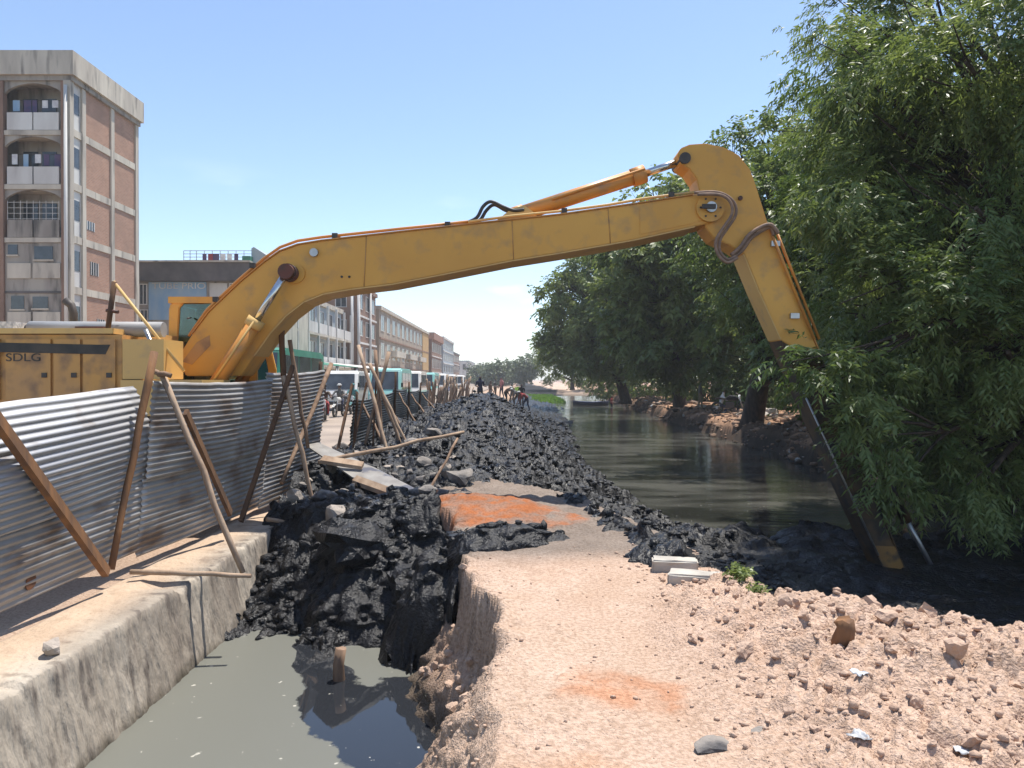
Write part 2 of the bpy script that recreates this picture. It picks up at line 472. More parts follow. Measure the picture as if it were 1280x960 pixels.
def mud_z(X, Y):
    X = np.asarray(X, float); Y = np.asarray(Y, float)
    ch = itp(Y, CREST) + 0.35 * (fbm(X*0.35, Y*0.3, 3, 204) - 0.5) * sstep(10, 16, Y)
    wr = itp(Y, MUD_R) + 0.7 * (fbm(Y*0.6, X*0.2, 4, 207) - 0.5)
    xc = -0.9 - 0.4*np.sin(Y*0.21)
    # right flank
    t = np.clip((X - xc) / np.maximum(wr - xc, 0.2), 0, 1.6)
    right = ch + (WATER_Z - 0.02 - ch) * (0.55*t + 0.45*sstep(0, 1, t)) - 0.7*np.clip(t - 1, 0, 1)
    lf = np.clip((xc - X) / 2.3, 0, 1.5)
    leftz = ch - 0.42 * sstep(0, 1, lf) * sstep(10, 15, Y)
    berm = np.where(X > xc, right, leftz)
    # leave the red spill and the path bare
    bare = sstep(10.1, 9.2, Y + 0.9*(fbm(X*1.1, Y*1.1, 3, 211) - 0.5) - 0.35*np.clip(X-0.4, 0, 2)) * sstep(-1.35, -0.95, X)
    berm = berm - bare * 2.0
    # toe of the flank on the right side of the path
    tq = (X - itp(Y, CANAL_EDGE) + 0.25) / 1.5
    toe = 0.02 - 1.0 * np.clip(tq, 0, 1) - 0.9 * np.clip(-tq, 0, 2)
    toe = np.where((Y > 5.6) & (Y < 12.5) & (X > 0.6), toe + 0.10*(fbm(X*3, Y*3, 3, 213)-0.62) - 0.5*sstep(6.4, 5.6, Y), -3)
    berm = np.maximum(berm, toe)
    # the plug in the drain
    pe = itp(Y, PIT_EDGE)
    yl = 7.75 - 0.30*np.sin((X+2.9)*1.5) + 0.35*(fbm(X*1.6, Y*0.0 + 3, 3, 221) - 0.5)
    ramp = np.clip((Y - yl) / np.interp(X, [-3, -2.1, -1.3, -0.5], [2.7, 2.2, 1.6, 1.0]), -1.2, 1)
    plug = -1.10 + 1.03 * (0.45*ramp + 0.55*sstep(0, 1, ramp)) - 0.9*np.clip(-ramp, 0, 1)
    plug = plug + 0.42 * np.exp(-(((X + 0.75)/0.42)**2 + ((Y - 7.75)/0.75)**2)) + 0.28*np.exp(-(((X + 1.6)/0.5)**2 + ((Y - 8.2)/0.5)**2))
    plug = plug - 1.2 * sstep(0.0, 0.4, X - pe) - 1.2*sstep(10.2, 11.2, Y)
    plug = np.maximum(plug, -0.14 - 0.55*np.abs((X + 0.68)/0.42)**2 - 0.75*((Y - 7.55)/0.72)**2 + 0.35*(fbm(X*2.5, Y*2.5, 4, 227, 0.6) - 0.5))
    plug = plug + 0.14*sstep(8.0, 9.0, Y)*sstep(-2.2, -1.2, X)
    # long thin tongue over the path in front of the red spill
    tong = 0.06 - 0.9*np.clip(np.sqrt(((X + 0.25)/0.80)**2 + ((Y - 7.50)/0.45)**2) - 0.62, 0, 9)*0.5 + 0.14*(fbm(X*2, Y*2, 3, 223) - 0.5) - 2.0*sstep(-0.05, -0.5, X - itp(Y, PIT_EDGE))
    tong = np.where((Y < 9) & (X < 1.1), tong, -3)
    plug = np.where((X < 0.3) & (Y < 11.5), plug, -3)
    # shelf of sludge round the arm
    sh = -1.02 + 0.22*(fbm(X*0.8, Y*0.8, 4, 231) - 0.55) - 0.5*sstep(10.2, 10.9, Y + 0.5*(fbm(X*1.2, Y*1.2, 3, 233)-0.5)) + 0.12*np.exp(-(((X-6.2)/1.0)**2 + ((Y-10.2)/0.5)**2))
    sh = np.where((X > 1.6) & (Y < 12), sh - 0.3*sstep(8.6, 9.2, X), -3)
    b = np.maximum(np.maximum(berm, plug), np.maximum(sh, tong))
    # lumps
    amp = np.clip(0.55 + 0.7*fbm(X*0.6, Y*0.6, 2, 241), 0.3, 1.3)
    flat = np.where((X > 1.9) & (Y < 11.5), 0.35, 1.0)
    tongm = np.where((tong >= b - 1e-6), 0.45, 1.0)
    wx = X + 0.34*(fbm(X*2.4, Y*2.4, 4, 281) - 0.5); wy = Y + 0.34*(fbm(X*2.4 + 7, Y*2.4, 4, 283) - 0.5)
    m1 = sstep(0.38, 0.62, fbm(X*0.9, Y*0.9, 3, 285)); m2 = sstep(0.40, 0.6, fbm(X*1.4 + 3, Y*1.4, 3, 287))
    lump = 0.20*clods(wx, wy, 0.62, 251) + 0.14*clods(wx + 5, wy, 0.24, 253)*(0.3 + 0.7*m1) + 0.09*clods(wx, wy + 7, 0.10, 255)*(0.25 + 0.75*m2) + 0.04*clods(wx, wy, 0.045, 257)*m2
    lump = lump + 0.42*(fbm(X*1.2, Y*1.2, 6, 261, 0.55, True) - 0.55) + 0.045*(fbm(X*14, Y*14, 3, 263, 0.6, True) - 0.5)
    return b + (lump - 0.09) * amp * flat * tongm

ys = np.concatenate([np.geomspace(4.2, 7.0, 60)[:-1], np.geomspace(7.0, 24, 380)[:-1], np.geomspace(24, 110, 110)])
ss = np.concatenate([np.linspace(0, 1, 420)])
Yg, Tg = np.meshgrid(ys, ss, indexing='ij')
xl = np.full_like(ys, -3.12)
xr = np.where(ys < 11.2, np.minimum(9.6, ys*0.78+1.0), np.interp(ys, [11.2, 12.5, 14, 20, 110], [9.6, 7.0, 4.2, 3.6, 6.5]))
Xg = xl[:, None] + (xr - xl)[:, None] * Tg
X, Y = Xg.ravel(), Yg.ravel()
Z = mud_z(X, Y)
# keep the sheet buried where there is no mud
gz = ground_z(X, Y)
Z = np.where(Z < gz - 0.25, np.maximum(Z, gz - 0.25), Z)
Z = np.where((Z < gz - 0.02) & (Y < 7.3) & (X > -1.3) & (X < 1.0), -2.6, Z)
nearw = sstep(14, 9, Y)
X2 = X + (0.06 + 0.16*nearw)*(fbm(X*4 + Z*5, Y*4 - Z*3, 4, 271, 0.6) - 0.5); Y2 = Y + (0.09 + 0.20*nearw)*(fbm(X*4 + 9 - Z*3, Y*3 + Z*5, 4, 273, 0.6) - 0.5) - nearw*0.10*clods(X, Z*1.2 + Y*0.3, 0.16, 275)
mm = mesh_np('mud_heap', np.stack([X2, Y2, Z], 1), grid_faces(len(ys), len(ss)), M['mud'], True)
# drop faces that lie well below ground or water
tag(link('mud_heap', mm), 'long heap of wet black mud dredged onto the canal bank', kind='structure')

def icos(level):
    bm = bmesh.new(); bmesh.ops.create_icosphere(bm, subdivisions=level, radius=1.0)
    v = np.array([x.co[:] for x in bm.verts]); f = np.array([[q.index for q in p.verts] for p in bm.faces]); bm.free()
    return v, f

def scatter_lumps(name, pts, sizes, matl, level=1, rough=0.35, flat=0.75, smooth=False, label=None):
    v, f = icos(level)
    n, k = len(pts), len(v)
    a = rng.uniform(0, 6.283, n); ca, sa = np.cos(a), np.sin(a)
    sc = sizes[:, None] * rng.uniform(0.6, 1.25, (n, 3)); sc[:, 2] *= flat
    jit = 1 + rough * rng.uniform(-1, 1, (n, k))
    vv = v[None] * jit[..., None] * sc[:, None, :]
    x = vv[..., 0]*ca[:, None] - vv[..., 1]*sa[:, None]; y = vv[..., 0]*sa[:, None] + vv[..., 1]*ca[:, None]
    vv = np.stack([x, y, vv[..., 2]], -1) + pts[:, None, :]
    ff = f[None] + (np.arange(n) * k)[:, None, None]
    me = mesh_np(name, vv.reshape(-1, 3), ff.reshape(-1, 3), matl, smooth)
    return tag(link(name, me), label, kind='stuff')

# clods of mud lying on the heap
n = 17000
Yc = np.exp(rng.uniform(math.log(7.3), math.log(46), n)); Xc = rng.uniform(-3.0, 3.4, n)
zc = mud_z(Xc, Yc); ok = (zc > ground_z(Xc, Yc) + 0.02) & (zc > WATER_Z - 0.02)
Xc, Yc, zc = Xc[ok], Yc[ok], zc[ok]
sz = (0.010 + 0.065 * rng.random(len(Xc))**4.5) * (1 + Yc/80)
scatter_lumps('mud_clods', np.stack([Xc, Yc, zc + sz*0.2], 1), sz, M['mud'], 1, 0.45, 0.65, False, 'loose clods of black mud on the heap')

# crumbs and small clods of dry earth on the heap at the right and along the pit edge
n = 16000
Yc = rng.uniform(2.3, 7.2, n); Xc = rng.uniform(-0.5, 4.0, n)
hp = sstep(0.7, 1.6, Xc) * 0.55 + 0.12
hp = np.maximum(hp, 0.8*np.exp(-((Xc - itp(Yc, PIT_EDGE) - 0.08)/0.12)**2) * (Yc < 4.6))
ok = (rng.random(n) < hp) & (Xc > itp(Yc, PIT_EDGE) - 0.15) & (Xc < itp(Yc, CANAL_EDGE) + 0.1)
Xc, Yc = Xc[ok], Yc[ok]
sz = (0.003 + 0.024 * rng.random(len(Xc))**4) * (0.55 + 0.45*sstep(0.6, 1.4, Xc))
scatter_lumps('earth_crumbs', np.stack([Xc, Yc, ground_z(Xc, Yc) + sz*0.25], 1), sz, M['clod'], 1, 0.3, 0.7, False, 'small crumbs and clods of dry pinkish earth')

# broken earth, roots and rubbish along the far bank
n = 3200
Yc = np.exp(rng.uniform(math.log(10), math.log(80), n)); Xc = itp(Yc, RIGHT_BANK) + rng.uniform(-0.1, 3.2, n)
sz = (0.04 + 0.20 * rng.random(n)**4) * (0.7 + Yc/90)
scatter_lumps('bank_rubble', np.stack([Xc, Yc, ground_z(Xc, Yc) + sz*0.15], 1), sz, M['bank_clod'], 1, 0.4, 0.6, False, 'broken earth and rubbish along the far bank')

# ---- water
def water_mat(name, deep, film, fscale, flo, fhi, rip, rscale, rough_film, stretch=(1,1,1), ior=1.45):
    m = bpy.data.materials.new(name); m.use_nodes = True
    n, l = m.node_tree.nodes, m.node_tree.links
    b = n['Principled BSDF']; b.inputs['IOR'].default_value = ior
    tc = n.new('ShaderNodeTexCoord'); mp = n.new('ShaderNodeMapping'); mp.inputs['Scale'].default_value = stretch
    l.new(tc.outputs['Object'], mp.inputs[0])
    t = n.new('ShaderNodeTexNoise'); t.inputs['Scale'].default_value = fscale; t.inputs['Detail'].default_value = 7
    l.new(mp.outputs[0], t.inputs['Vector'])
    va = n.new('ShaderNodeVertexColor'); va.layer_name = 'tint'
    sx = n.new('ShaderNodeSeparateColor'); l.new(va.outputs[0], sx.inputs[0])
    add = n.new('ShaderNodeMath'); add.operation = 'ADD'; l.new(t.outputs['Fac'], add.inputs[0]); l.new(sx.outputs[0], add.inputs[1])
    r = n.new('ShaderNodeMapRange'); r.inputs['From Min'].default_value = flo; r.inputs['From Max'].default_value = fhi
    l.new(add.outputs[0], r.inputs['Value'])
    mx = n.new('ShaderNodeMixRGB'); mx.inputs['Color1'].default_value = (*deep, 1); mx.inputs['Color2'].default_value = (*film, 1)
    l.new(r.outputs[0], mx.inputs['Fac'])
    # flecks of foam and rubbish
    t2 = n.new('ShaderNodeTexNoise'); t2.inputs['Scale'].default_value = 13; t2.inputs['Detail'].default_value = 3
    l.new(tc.outputs['Object'], t2.inputs['Vector'])
    r2 = n.new('ShaderNodeMapRange'); r2.inputs['From Min'].default_value = 0.715; r2.inputs['From Max'].default_value = 0.74
    l.new(t2.outputs['Fac'], r2.inputs['Value'])
    mx2 = n.new('ShaderNodeMixRGB'); mx2.inputs['Color2'].default_value = (0.42, 0.40, 0.34, 1)
    l.new(r2.outputs[0], mx2.inputs['Fac']); l.new(mx.outputs[0], mx2.inputs['Color1'])
    l.new(mx2.outputs[0], b.inputs['Base Color'])
    rr = n.new('ShaderNodeMapRange'); rr.inputs['To Min'].default_value = 0.03; rr.inputs['To Max'].default_value = rough_film
    l.new(r.outputs[0], rr.inputs['Value']); l.new(rr.outputs[0], b.inputs['Roughness'])
    t3 = n.new('ShaderNodeTexNoise'); t3.inputs['Scale'].default_value = rscale; t3.inputs['Detail'].default_value = 4
    l.new(mp.outputs[0], t3.inputs['Vector'])
    bp = n.new('ShaderNodeBump'); bp.inputs['Strength'].default_value = rip; bp.inputs['Distance'].default_value = 0.05
    l.new(t3.outputs['Fac'], bp.inputs['Height']); l.new(bp.outputs[0], b.inputs['Normal'])
    return m

M['canal'] = water_mat('canal_water', (0.020,0.020,0.017), (0.095,0.093,0.080), 0.8, 0.40, 0.62, 0.20, 4.5, 0.16, (0.45, 1.2, 1))
M['pool'] = water_mat('drain_water', (0.020,0.022,0.026), (0.140,0.140,0.118), 2.2, 0.50, 0.545, 0.02, 2.0, 0.42)
ys = np.geomspace(3.5, 135, 160); tt = np.linspace(0, 1, 40)
Yg, Tg = np.meshgrid(ys, tt, indexing='ij')
Xg = -0.4 + (np.interp(ys, [0, 16, 60, 135], [10.6, 11.0, 12.2, 17])[:, None] + 0.4) * Tg
v = np.stack([Xg.ravel(), Yg.ravel(), np.full(Xg.size, WATER_Z)], 1)
me = mesh_np('canal_water', v, grid_faces(160, 40), M['canal'], False, np.zeros((len(v), 3)))
tag(link('canal_water', me), 'murky grey green water of the canal', kind='structure')
xs = np.linspace(-3.3, 0.3, 110); ys = np.linspace(1.0, 9.0, 220)
Yg, Xg = np.meshgrid(ys, xs, indexing='ij'); X, Y = Xg.ravel(), Yg.ravel()
# scum is broken open in a streak and a wide patch of clear water
d1 = np.sqrt(((X + 0.75)/0.62)**2 + ((Y - 5.9)/0.62)**2)
ax, ay, bx, by = -2.02, 7.5, -1.30, 6.0
tt = np.clip(((X-ax)*(bx-ax) + (Y-ay)*(by-ay)) / ((bx-ax)**2 + (by-ay)**2), 0, 1)
d2 = np.hypot(X - ax - tt*(bx-ax), Y - ay - tt*(by-ay)) / (0.09 + 0.2*tt)
d3 = np.sqrt(((X + 0.62)/0.35)**2 + ((Y - 4.6)/1.2)**2)
open_ = np.minimum(np.minimum(d1, d2), d3)
f = np.clip(0.5 * (open_ - 1.15), -0.45, 0.3)
v = np.stack([X, Y, np.full(X.size, POOL_Z)], 1)
me = mesh_np('drain_water', v, grid_faces(220, 110), M['pool'], False, np.stack([f, f, f], 1))
tag(link('drain_water', me), 'still scum covered grey water in the drain', kind='structure')

# ---- street beside the fence
M['street'] = mat('dusty_street', (0.36,0.29,0.235), 0.95, (0.25,0.205,0.17), 0.6, bump=0.4, bscale=30, bdist=0.02, spec=0.2)
mb = MB()
N = 60
yy = np.concatenate([np.linspace(2, 60, 30), np.geomspace(64, 900, 30)])
for i in range(len(yy) - 1):
    mb.quad((-17.0, yy[i], ROAD_Z+0.06), (-4.6+0.2*math.sin(yy[i]), yy[i], ROAD_Z+0.06), (-4.6+0.2*math.sin(yy[i+1]), yy[i+1], ROAD_Z+0.06), (-17.0, yy[i+1], ROAD_Z+0.06))
tag(mb.build('street', M['street']), 'dusty street behind the corrugated fence', kind='structure')
mb = MB()
for i in range(len(yy) - 1):
    mb.box(-19.5, -17.0, yy[i], yy[i+1], ROAD_Z-0.1, ROAD_Z+0.19)
tag(mb.build('pavement', M['concrete']), 'raised pavement along the shop fronts', kind='structure')
# ================================================================== retaining wall
def wall_mesh():
    ys = np.concatenate([np.linspace(1.0, 11.2, 520)])
    # profile: (x, z) from behind the fence over the top and down the face
    prof = [(-3.75,-0.62),(-3.74,-0.36),(-3.6,-0.31),(-3.4,-0.30),(-3.2,-0.298),(-3.06,-0.30),(-2.995,-0.302),(-2.975,-0.325),(-2.965,-0.39)]
    for k in range(1, 19):
        t = k / 18; prof.append((-2.965 + 0.20*t, -0.43 - 1.2*t))
    prof = np.array(prof)
    Yg = np.repeat(ys[:, None], len(prof), 1); Xg = np.repeat(prof[None, :, 0], len(ys), 0); Zg = np.repeat(prof[None, :, 1], len(ys), 0)
    face = np.arange(len(prof)) >= 6
    nf = fbm(Yg*3.0, Zg*1.2, 4, 301) - 0.5; n2 = fbm(Yg*12, Zg*5, 4, 303) - 0.5
    n3 = fbm(Yg*26, Zg*22, 3, 304) - 0.5
    Xg = Xg + np.where(face, 0.045*nf + 0.03*n2 + 0.022*n3, 0)
    nt = fbm(Yg*1.5, Xg*3, 4, 305) - 0.5
    Zg = Zg + np.where(face, 0.0, 0.05*nt) + np.where(np.abs(np.arange(len(prof)) - 6) < 2.1, -0.05*np.clip(fbm(Yg*3.2, Xg*0, 5, 307, 0.65) - 0.5, 0, 1)*4.5, 0)
    # worn, rounded far end
    end = sstep(10.3, 11.2, Yg)
    Xg = np.where(face, Xg - 0.35*end**2, Xg)
    Zg = Zg - 0.04*end
    v = np.stack([Xg.ravel(), Yg.ravel(), Zg.ravel()], 1)
    f = grid_faces(len(ys), len(prof))[:, ::-1]
    k = len(prof)
    # far end cap fan
    c = len(v); v = np.vstack([v, [[-3.4, 11.22, -0.9]]])
    base = (len(ys) - 1) * k
    cap = np.array([[base + i, c, c, base + i + 1] for i in range(k - 1)])
    me = mesh_np('retaining_wall', v, f, M['wall'], True)
    bm = bmesh.new(); bm.from_mesh(me); bm.verts.ensure_lookup_table()
    for i in range(k - 1):
        bm.faces.new((bm.verts[base + i], bm.verts[c], bm.verts[base + i + 1]))
    bmesh.ops.recalc_face_normals(bm, faces=bm.faces)
    bm.to_mesh(me); bm.free()
    return me

def wall_mat():
    m = mat('rough_drain_wall', (0.46,0.40,0.325), 0.92, (0.27,0.225,0.18), 1.7, col3=(0.15,0.125,0.105), scale3=7, lo3=0.53, hi3=0.68, stretch=(1,1,0.3), bump=0.8, bscale=22, bdist=0.03, spec=0.15)
    n, l = m.node_tree.nodes, m.node_tree.links
    b = n['Principled BSDF']; src = b.inputs['Base Color'].links[0].from_socket
    tc = n.new('ShaderNodeTexCoord'); sp = n.new('ShaderNodeSeparateXYZ'); l.new(tc.outputs['Object'], sp.inputs[0])
    ns = n.new('ShaderNodeTexNoise'); ns.inputs['Scale'].default_value = 3; ns.inputs['Detail'].default_value = 5; l.new(tc.outputs['Object'], ns.inputs['Vector'])
    ad = n.new('ShaderNodeMath'); ad.operation = 'MULTIPLY_ADD'; ad.inputs[1].default_value = 0.35; l.new(ns.outputs['Fac'], ad.inputs[0]); l.new(sp.outputs['Z'], ad.inputs[2])
    r = n.new('ShaderNodeMapRange'); r.inputs['From Min'].default_value = -0.78; r.inputs['From Max'].default_value = -0.90; l.new(ad.outputs[0], r.inputs['Value'])
    mx = n.new('ShaderNodeMixRGB'); l.new(r.outputs[0], mx.inputs['Fac']); l.new(src, mx.inputs['Color1']); mx.inputs['Color2'].default_value = (0.12,0.10,0.075,1)   # slime line left by the water
    # dust of red earth on the top
    r2 = n.new('ShaderNodeMapRange'); r2.inputs['From Min'].default_value = -3.05; r2.inputs['From Max'].default_value = -3.35; l.new(sp.outputs['X'], r2.inputs['Value'])
    m2 = n.new('ShaderNodeMixRGB'); 
    mm_ = n.new('ShaderNodeMath'); mm_.operation = 'MULTIPLY'; mm_.inputs[1].default_value = 0.75; l.new(r2.outputs[0], mm_.inputs[0])
    l.new(mm_.outputs[0], m2.inputs['Fac']); l.new(mx.outputs[0], m2.inputs['Color1']); m2.inputs['Color2'].default_value = (0.50,0.36,0.25,1)
    l.new(m2.outputs[0], b.inputs['Base Color'])
    return m
M['wall'] = wall_mat()
o = link('retaining_wall', wall_mesh())
tag(o, 'rough concrete retaining wall under the fence beside the drain', 'wall')

# ================================================================== corrugated fence
def sheet_mat(name, base, base2, rust, rl, rh, metal=0.75, rough=0.42):
    m = mat(name, base, rough, base2, 2.2, col3=rust, scale3=3.3, lo3=rl, hi3=rh, stretch=(1, 0.5, 1), bump=0.15, bscale=8, bdist=0.02, metal=metal, rough2=0.62, spec=0.5)
    return m
M['tin'] = sheet_mat('zinc_sheet', (0.55,0.55,0.56), (0.38,0.375,0.37), (0.19,0.125,0.085), 0.60, 0.76)
M['tin_old'] = sheet_mat('old_zinc_sheet', (0.44,0.43,0.42), (0.28,0.265,0.25), (0.20,0.145,0.11), 0.50, 0.68, 0.5, 0.55)
M['tin_dark'] = sheet_mat('dark_zinc_sheet', (0.13,0.14,0.14), (0.085,0.09,0.09), (0.12,0.08,0.06), 0.6, 0.75, 0.5, 0.5)
M['rusthole'] = mat('rust_patch', (0.20,0.075,0.03), 0.9, (0.10,0.05,0.03), 12)

def fence_x(Y):   # line of the fence
    return float(np.interp(Y, [2, 5.8, 7.65, 10.5, 13.2, 15, 22, 60], [-4.0, -3.86, -3.72, -3.48, -3.30, -3.22, -3.2, -3.1]))

def corrugated(name, A, B, h, parent, matl, bow=0.0, lean=0.0, pitch=0.062, amp=0.0095, cols=26, sag=0.0, seed=0, ragged=0.02, warp=0.05, curl=0.0):
    """sheet from A to B (bottom corners), height h, corrugations running along it; lean shifts its top towards +X"""
    A, B = Vector(A), Vector(B)
    rows = max(8, int(h / pitch * 6))
    t = np.linspace(0, 1, cols)[None, :]; w = np.linspace(0, 1, rows)[:, None]
    d = B - A; nrm = Vector((d.y, -d.x, 0)).normalized()
    if nrm.x < 0: nrm = -nrm
    off = amp * np.sin(w * h / pitch * 2*math.pi) + bow * np.sin(np.pi * t) * np.sin(np.pi*(0.15 + 0.7*w)) + warp * (fbm(t*4 + seed, w*2 + 0*t, 3, 400 + seed) - 0.5)
    off = off + lean * w - curl * np.clip(w - 0.35, 0, 1)**2
    zt = w * h + sag * np.sin(np.pi * t) * w + ragged * (fbm(t*9 + seed, w*0 + t*0, 3, 420 + seed) - 0.5) * (w > 0.9)
    x = A.x + d.x*t + nrm.x*off; y = A.y + d.y*t + nrm.y*off; z = A.z + d.z*t + zt
    x, y, z = np.broadcast_arrays(x, y, z)
    v = np.stack([x.ravel(), y.ravel(), z.ravel()], 1) - np.array(wloc(parent))
    me = mesh_np(name, v, grid_faces(rows, cols), matl, True)
    o = link(name, me, parent)
    sm = o.modifiers.new('thickness', 'SOLIDIFY'); sm.thickness = 0.0012; sm.offset = 0
    return o

def pole(a, b, r0, r1=None, wob=0.02, seg=7, n=7):
    a, b = Vector(a), Vector(b); r1 = r1 if r1 else r0*0.8
    pts = []; 
    for i in range(n):
        t = i/(n-1); k = math.sin(math.pi*t)*wob
        pts.append(a.lerp(b, t) + Vector((random.uniform(-1,1)*k, random.uniform(-1,1)*k, random.uniform(-1,1)*k)))
    return MB().tube(pts, [(r0 + (r1-r0)*i/(n-1))*random.uniform(0.92,1.08) for i in range(n)], seg)

# near section: three bays
f1 = thing('corrugated_fence', (-3.7, 7.0, WALL_Z), 'near fence of grey corrugated metal sheets propped with wooden poles', 'fence', 'corrugated fence sections')
def bay(y0, y1, zb0, zb1, zt0, zt1, split, seeds, mats, lean, bow=0.05, lap=0.10, curl=0.0, rise=0.0):
    x0, x1 = fence_x(y0), fence_x(y1)
    h0 = split*( (zt0-zb0)+(zt1-zb1) )/2
    H = ((zt0 - zb0) + (zt1 - zb1))/2
    corrugated('corrugated_sheet', (x0, y0, zb0), (x1, y1, zb1), h0, f1, mats[0], bow*0.5, lean*split, seed=seeds)
    o = corrugated('corrugated_sheet', (x0 + lean*split*0.9 + 0.016, y0, zb0 + h0 - lap), (x1 + lean*split*0.9 + 0.016, y1, zb1 + (zt1-zb1)*split - lap + rise), H - h0 + lap, f1, mats[1], bow, lean*(1-split), seed=seeds+3, sag=-0.03, curl=curl)
    return o
bay(2.6, 7.72, -0.22, -0.16, 1.06, 1.50, 0.46, 1, (M['tin_old'], M['tin']), 0.12, 0.07, curl=0.55, rise=0.09, lap=0.19)
bay(7.60, 10.62, -0.22, -0.20, 1.53, 1.55, 0.50, 11, (M['tin_old'], M['tin_old']), 0.16, 0.10)
bay(10.5, 13.1, -0.24, -0.24, 1.50, 1.78, 0.50, 21, (M['tin_old'], M['tin_old']), 0.10, 0.04)
# folded bright rim along the top of the middle and far bay
for (u0, v0, y0_, u1, v1, y1_) in ((222,470,8.0,345,469,10.5),(356,492,10.6,412,462,13.0)):
    pass
# rusty holes
for (u, v, Yh) in ((90,563,6.65),(17,728,6.0)):
    p = P(u, v, Yh)
    p.x = fence_x(Yh) + 0.14 if v < 600 else fence_x(Yh) + 0.075
    k = MB()
    ring = [(0.00,-0.055),(0.05,-0.04),(0.075,0.0),(0.06,0.045),(0.0,0.05),(-0.05,0.035),(-0.07,-0.01),(-0.04,-0.05)]
    k.prism([(p.y + a, p.z + b) for a, b in ring], p.x, p.x + 0.006, 'x')
    k.build('rusty_hole', M['rusthole'], f1)

def prop(u0, v0, Y0, u1, v1, Y1, r, matl, parent, name='prop_pole', plank=None, wob=0.015):
    a, b = P(u0, v0, Y0), P(u1, v1, Y1)
    if plank: o = MB().bar(a, b, plank[0], plank[1], (1, 0.2, 0)).build(name, matl, parent)
    else: o = pole(a, b, r, wob=wob).build(name, matl, parent)
    return o
prop(-30,488,5.20, 133,716,6.72, 0, M['wood_orange'], f1, 'prop_plank', (0.085,0.055))
prop(193,440,7.55, 139,712,6.95, 0.040, M['wood_orange'], f1)
prop(203,468,7.70, 304,716,7.35, 0.034, M['wood_pale'], f1)
prop(186,462,7.66, 214,470,7.66, 0.03, M['wood'], f1, 'post')
prop(232,515,8.0, 288,642,8.85, 0, M['wood_dark'], f1, 'prop_plank', (0.10,0.04))
prop(366,458,10.5, 301,652,9.6, 0, M['wood_dark'], f1, 'prop_plank', (0.11,0.05))
prop(351,398,10.62, 357,500,10.6, 0.045, M['wood_dark'], f1, 'post')
prop(354,470,10.4, 400,664,10.25, 0.034, M['wood_pale'], f1)
prop(362,425,10.7, 385,560,10.7, 0.03, M['wood'], f1, 'post')
prop(414,455,12.9, 352,604,11.0, 0.04, M['wood'], f1)
prop(401,452,13.15, 396,560,13.1, 0.035, M['wood_dark'], f1, 'post')

# second section, beyond the gap
f2 = thing('corrugated_fence', (-3.3, 18.0, ROAD_Z), 'dark corrugated fence beyond the gap, behind the crossed poles', 'fence', 'corrugated fence sections')
ysec = [15.2, 17.6, 20.2, 22.8, 25.6, 28.6]
for i in range(5):
    a, b = ysec[i], ysec[i+1] + 0.12
    zt = [1.15, 1.22, 1.30, 1.2, 1.15][i]
    corrugated('corrugated_sheet', (fence_x(a), a, -0.2), (fence_x(b), b, -0.2), 0.8, f2, M['tin_dark'], 0.03, 0.02, seed=31+i, cols=14)
    corrugated('corrugated_sheet', (fence_x(a)+0.03, a, 0.5), (fence_x(b)+0.03, b, 0.5), zt - 0.5, f2, M['tin_dark'], 0.05, 0.05, seed=41+i, cols=14, sag=-0.04)
    pole((fence_x(a)+0.08, a+0.05, -0.4), (fence_x(a)+0.13, a+0.1, zt+random.uniform(0.1,0.5)), 0.035).build('post', M['wood_dark'], f2)
    pole((fence_x(a)+0.7, a+0.2, mud_z(np.array([fence_x(a)+0.7]), np.array([a+0.2]))[0]-0.1), (fence_x(a)+0.05, a+0.9, zt-0.05), 0.03).build('prop_pole', M['wood'], f2)
# far section: ragged stakes and planks
f3 = thing('stake_fence', (-3.1, 34.0, ROAD_Z), 'far ragged fence of crowded stakes and planks along the mud heap', 'fence')
for i in range(46):
    y = 29 + 0.5*i + random.uniform(-.2,.2); x = fence_x(y) + random.uniform(-.25,.35)
    l_ = random.uniform(-0.5,0.5)
    pole((x, y, -0.2), (x + l_*0.6 + 0.1, y + l_, random.uniform(1.0, 1.75)), random.uniform(0.03,0.06), wob=0.04).build('stake', M['wood' if i % 3 else 'wood_pale'], f3)

# crossed poles standing where the fence is broken
cp = thing('pole_trestle', P(478, 560, 15.0), 'trestle of crossed wooden poles standing at the gap in the fence', 'trestle')
for a in ((448,432,14.6, 492,592,13.4),(469,438,14.9, 478,560,14.4),(486,440,15.2, 455,560,14.6),(462,455,14.8, 516,572,14.2),(470,470,14.8, 504,566,14.6)):
    prop(*a, 0.038, M['wood' if a[0] % 2 else 'wood_pale'], cp, 'pole')
prop(440,482,14.9, 420,572,14.0, 0, M['wood_dark'], cp, 'plank', (0.16,0.04))
prop(470,478,15.0, 466,560,14.8, 0, M['wood_dark'], cp, 'plank', (0.34,0.03))
prop(458,480,15.0, 440,566,14.5, 0, M['wood_dark'], cp, 'plank', (0.22,0.03))

# loose poles and boards
def loose(name, label, cat, o): o.name = name; return tag(o, label, cat)
def lp(u0,v0,Y0,u1,v1,Y1,r,matl,name,label,cat='pole',plank=None):
    o = prop(u0,v0,Y0,u1,v1,Y1,r,matl,None,name,plank)
    return tag(o, label, cat)
lp(398,578,11.0, 580,540,12.2, 0.032, M['wood_pale'], 'wooden_pole', 'long pale pole lying across the fallen sheet towards the mud heap')
lp(527,632,10.3, 572,548,11.4, 0.022, M['wood'], 'wooden_stick', 'thin dark stick planted in the rubble beside the red earth', 'stick')
lp(163,715,7.05, 314,720,7.15, 0.026, M['wood_pale'], 'wooden_stick', 'peeled stick lying across the wall top over the drain', 'stick')
lp(333,649,9.5, 402,662,9.9, 0.028, M['wood_pale'], 'wooden_stick', 'short stick tied across the wall end to the leaning pole', 'stick')
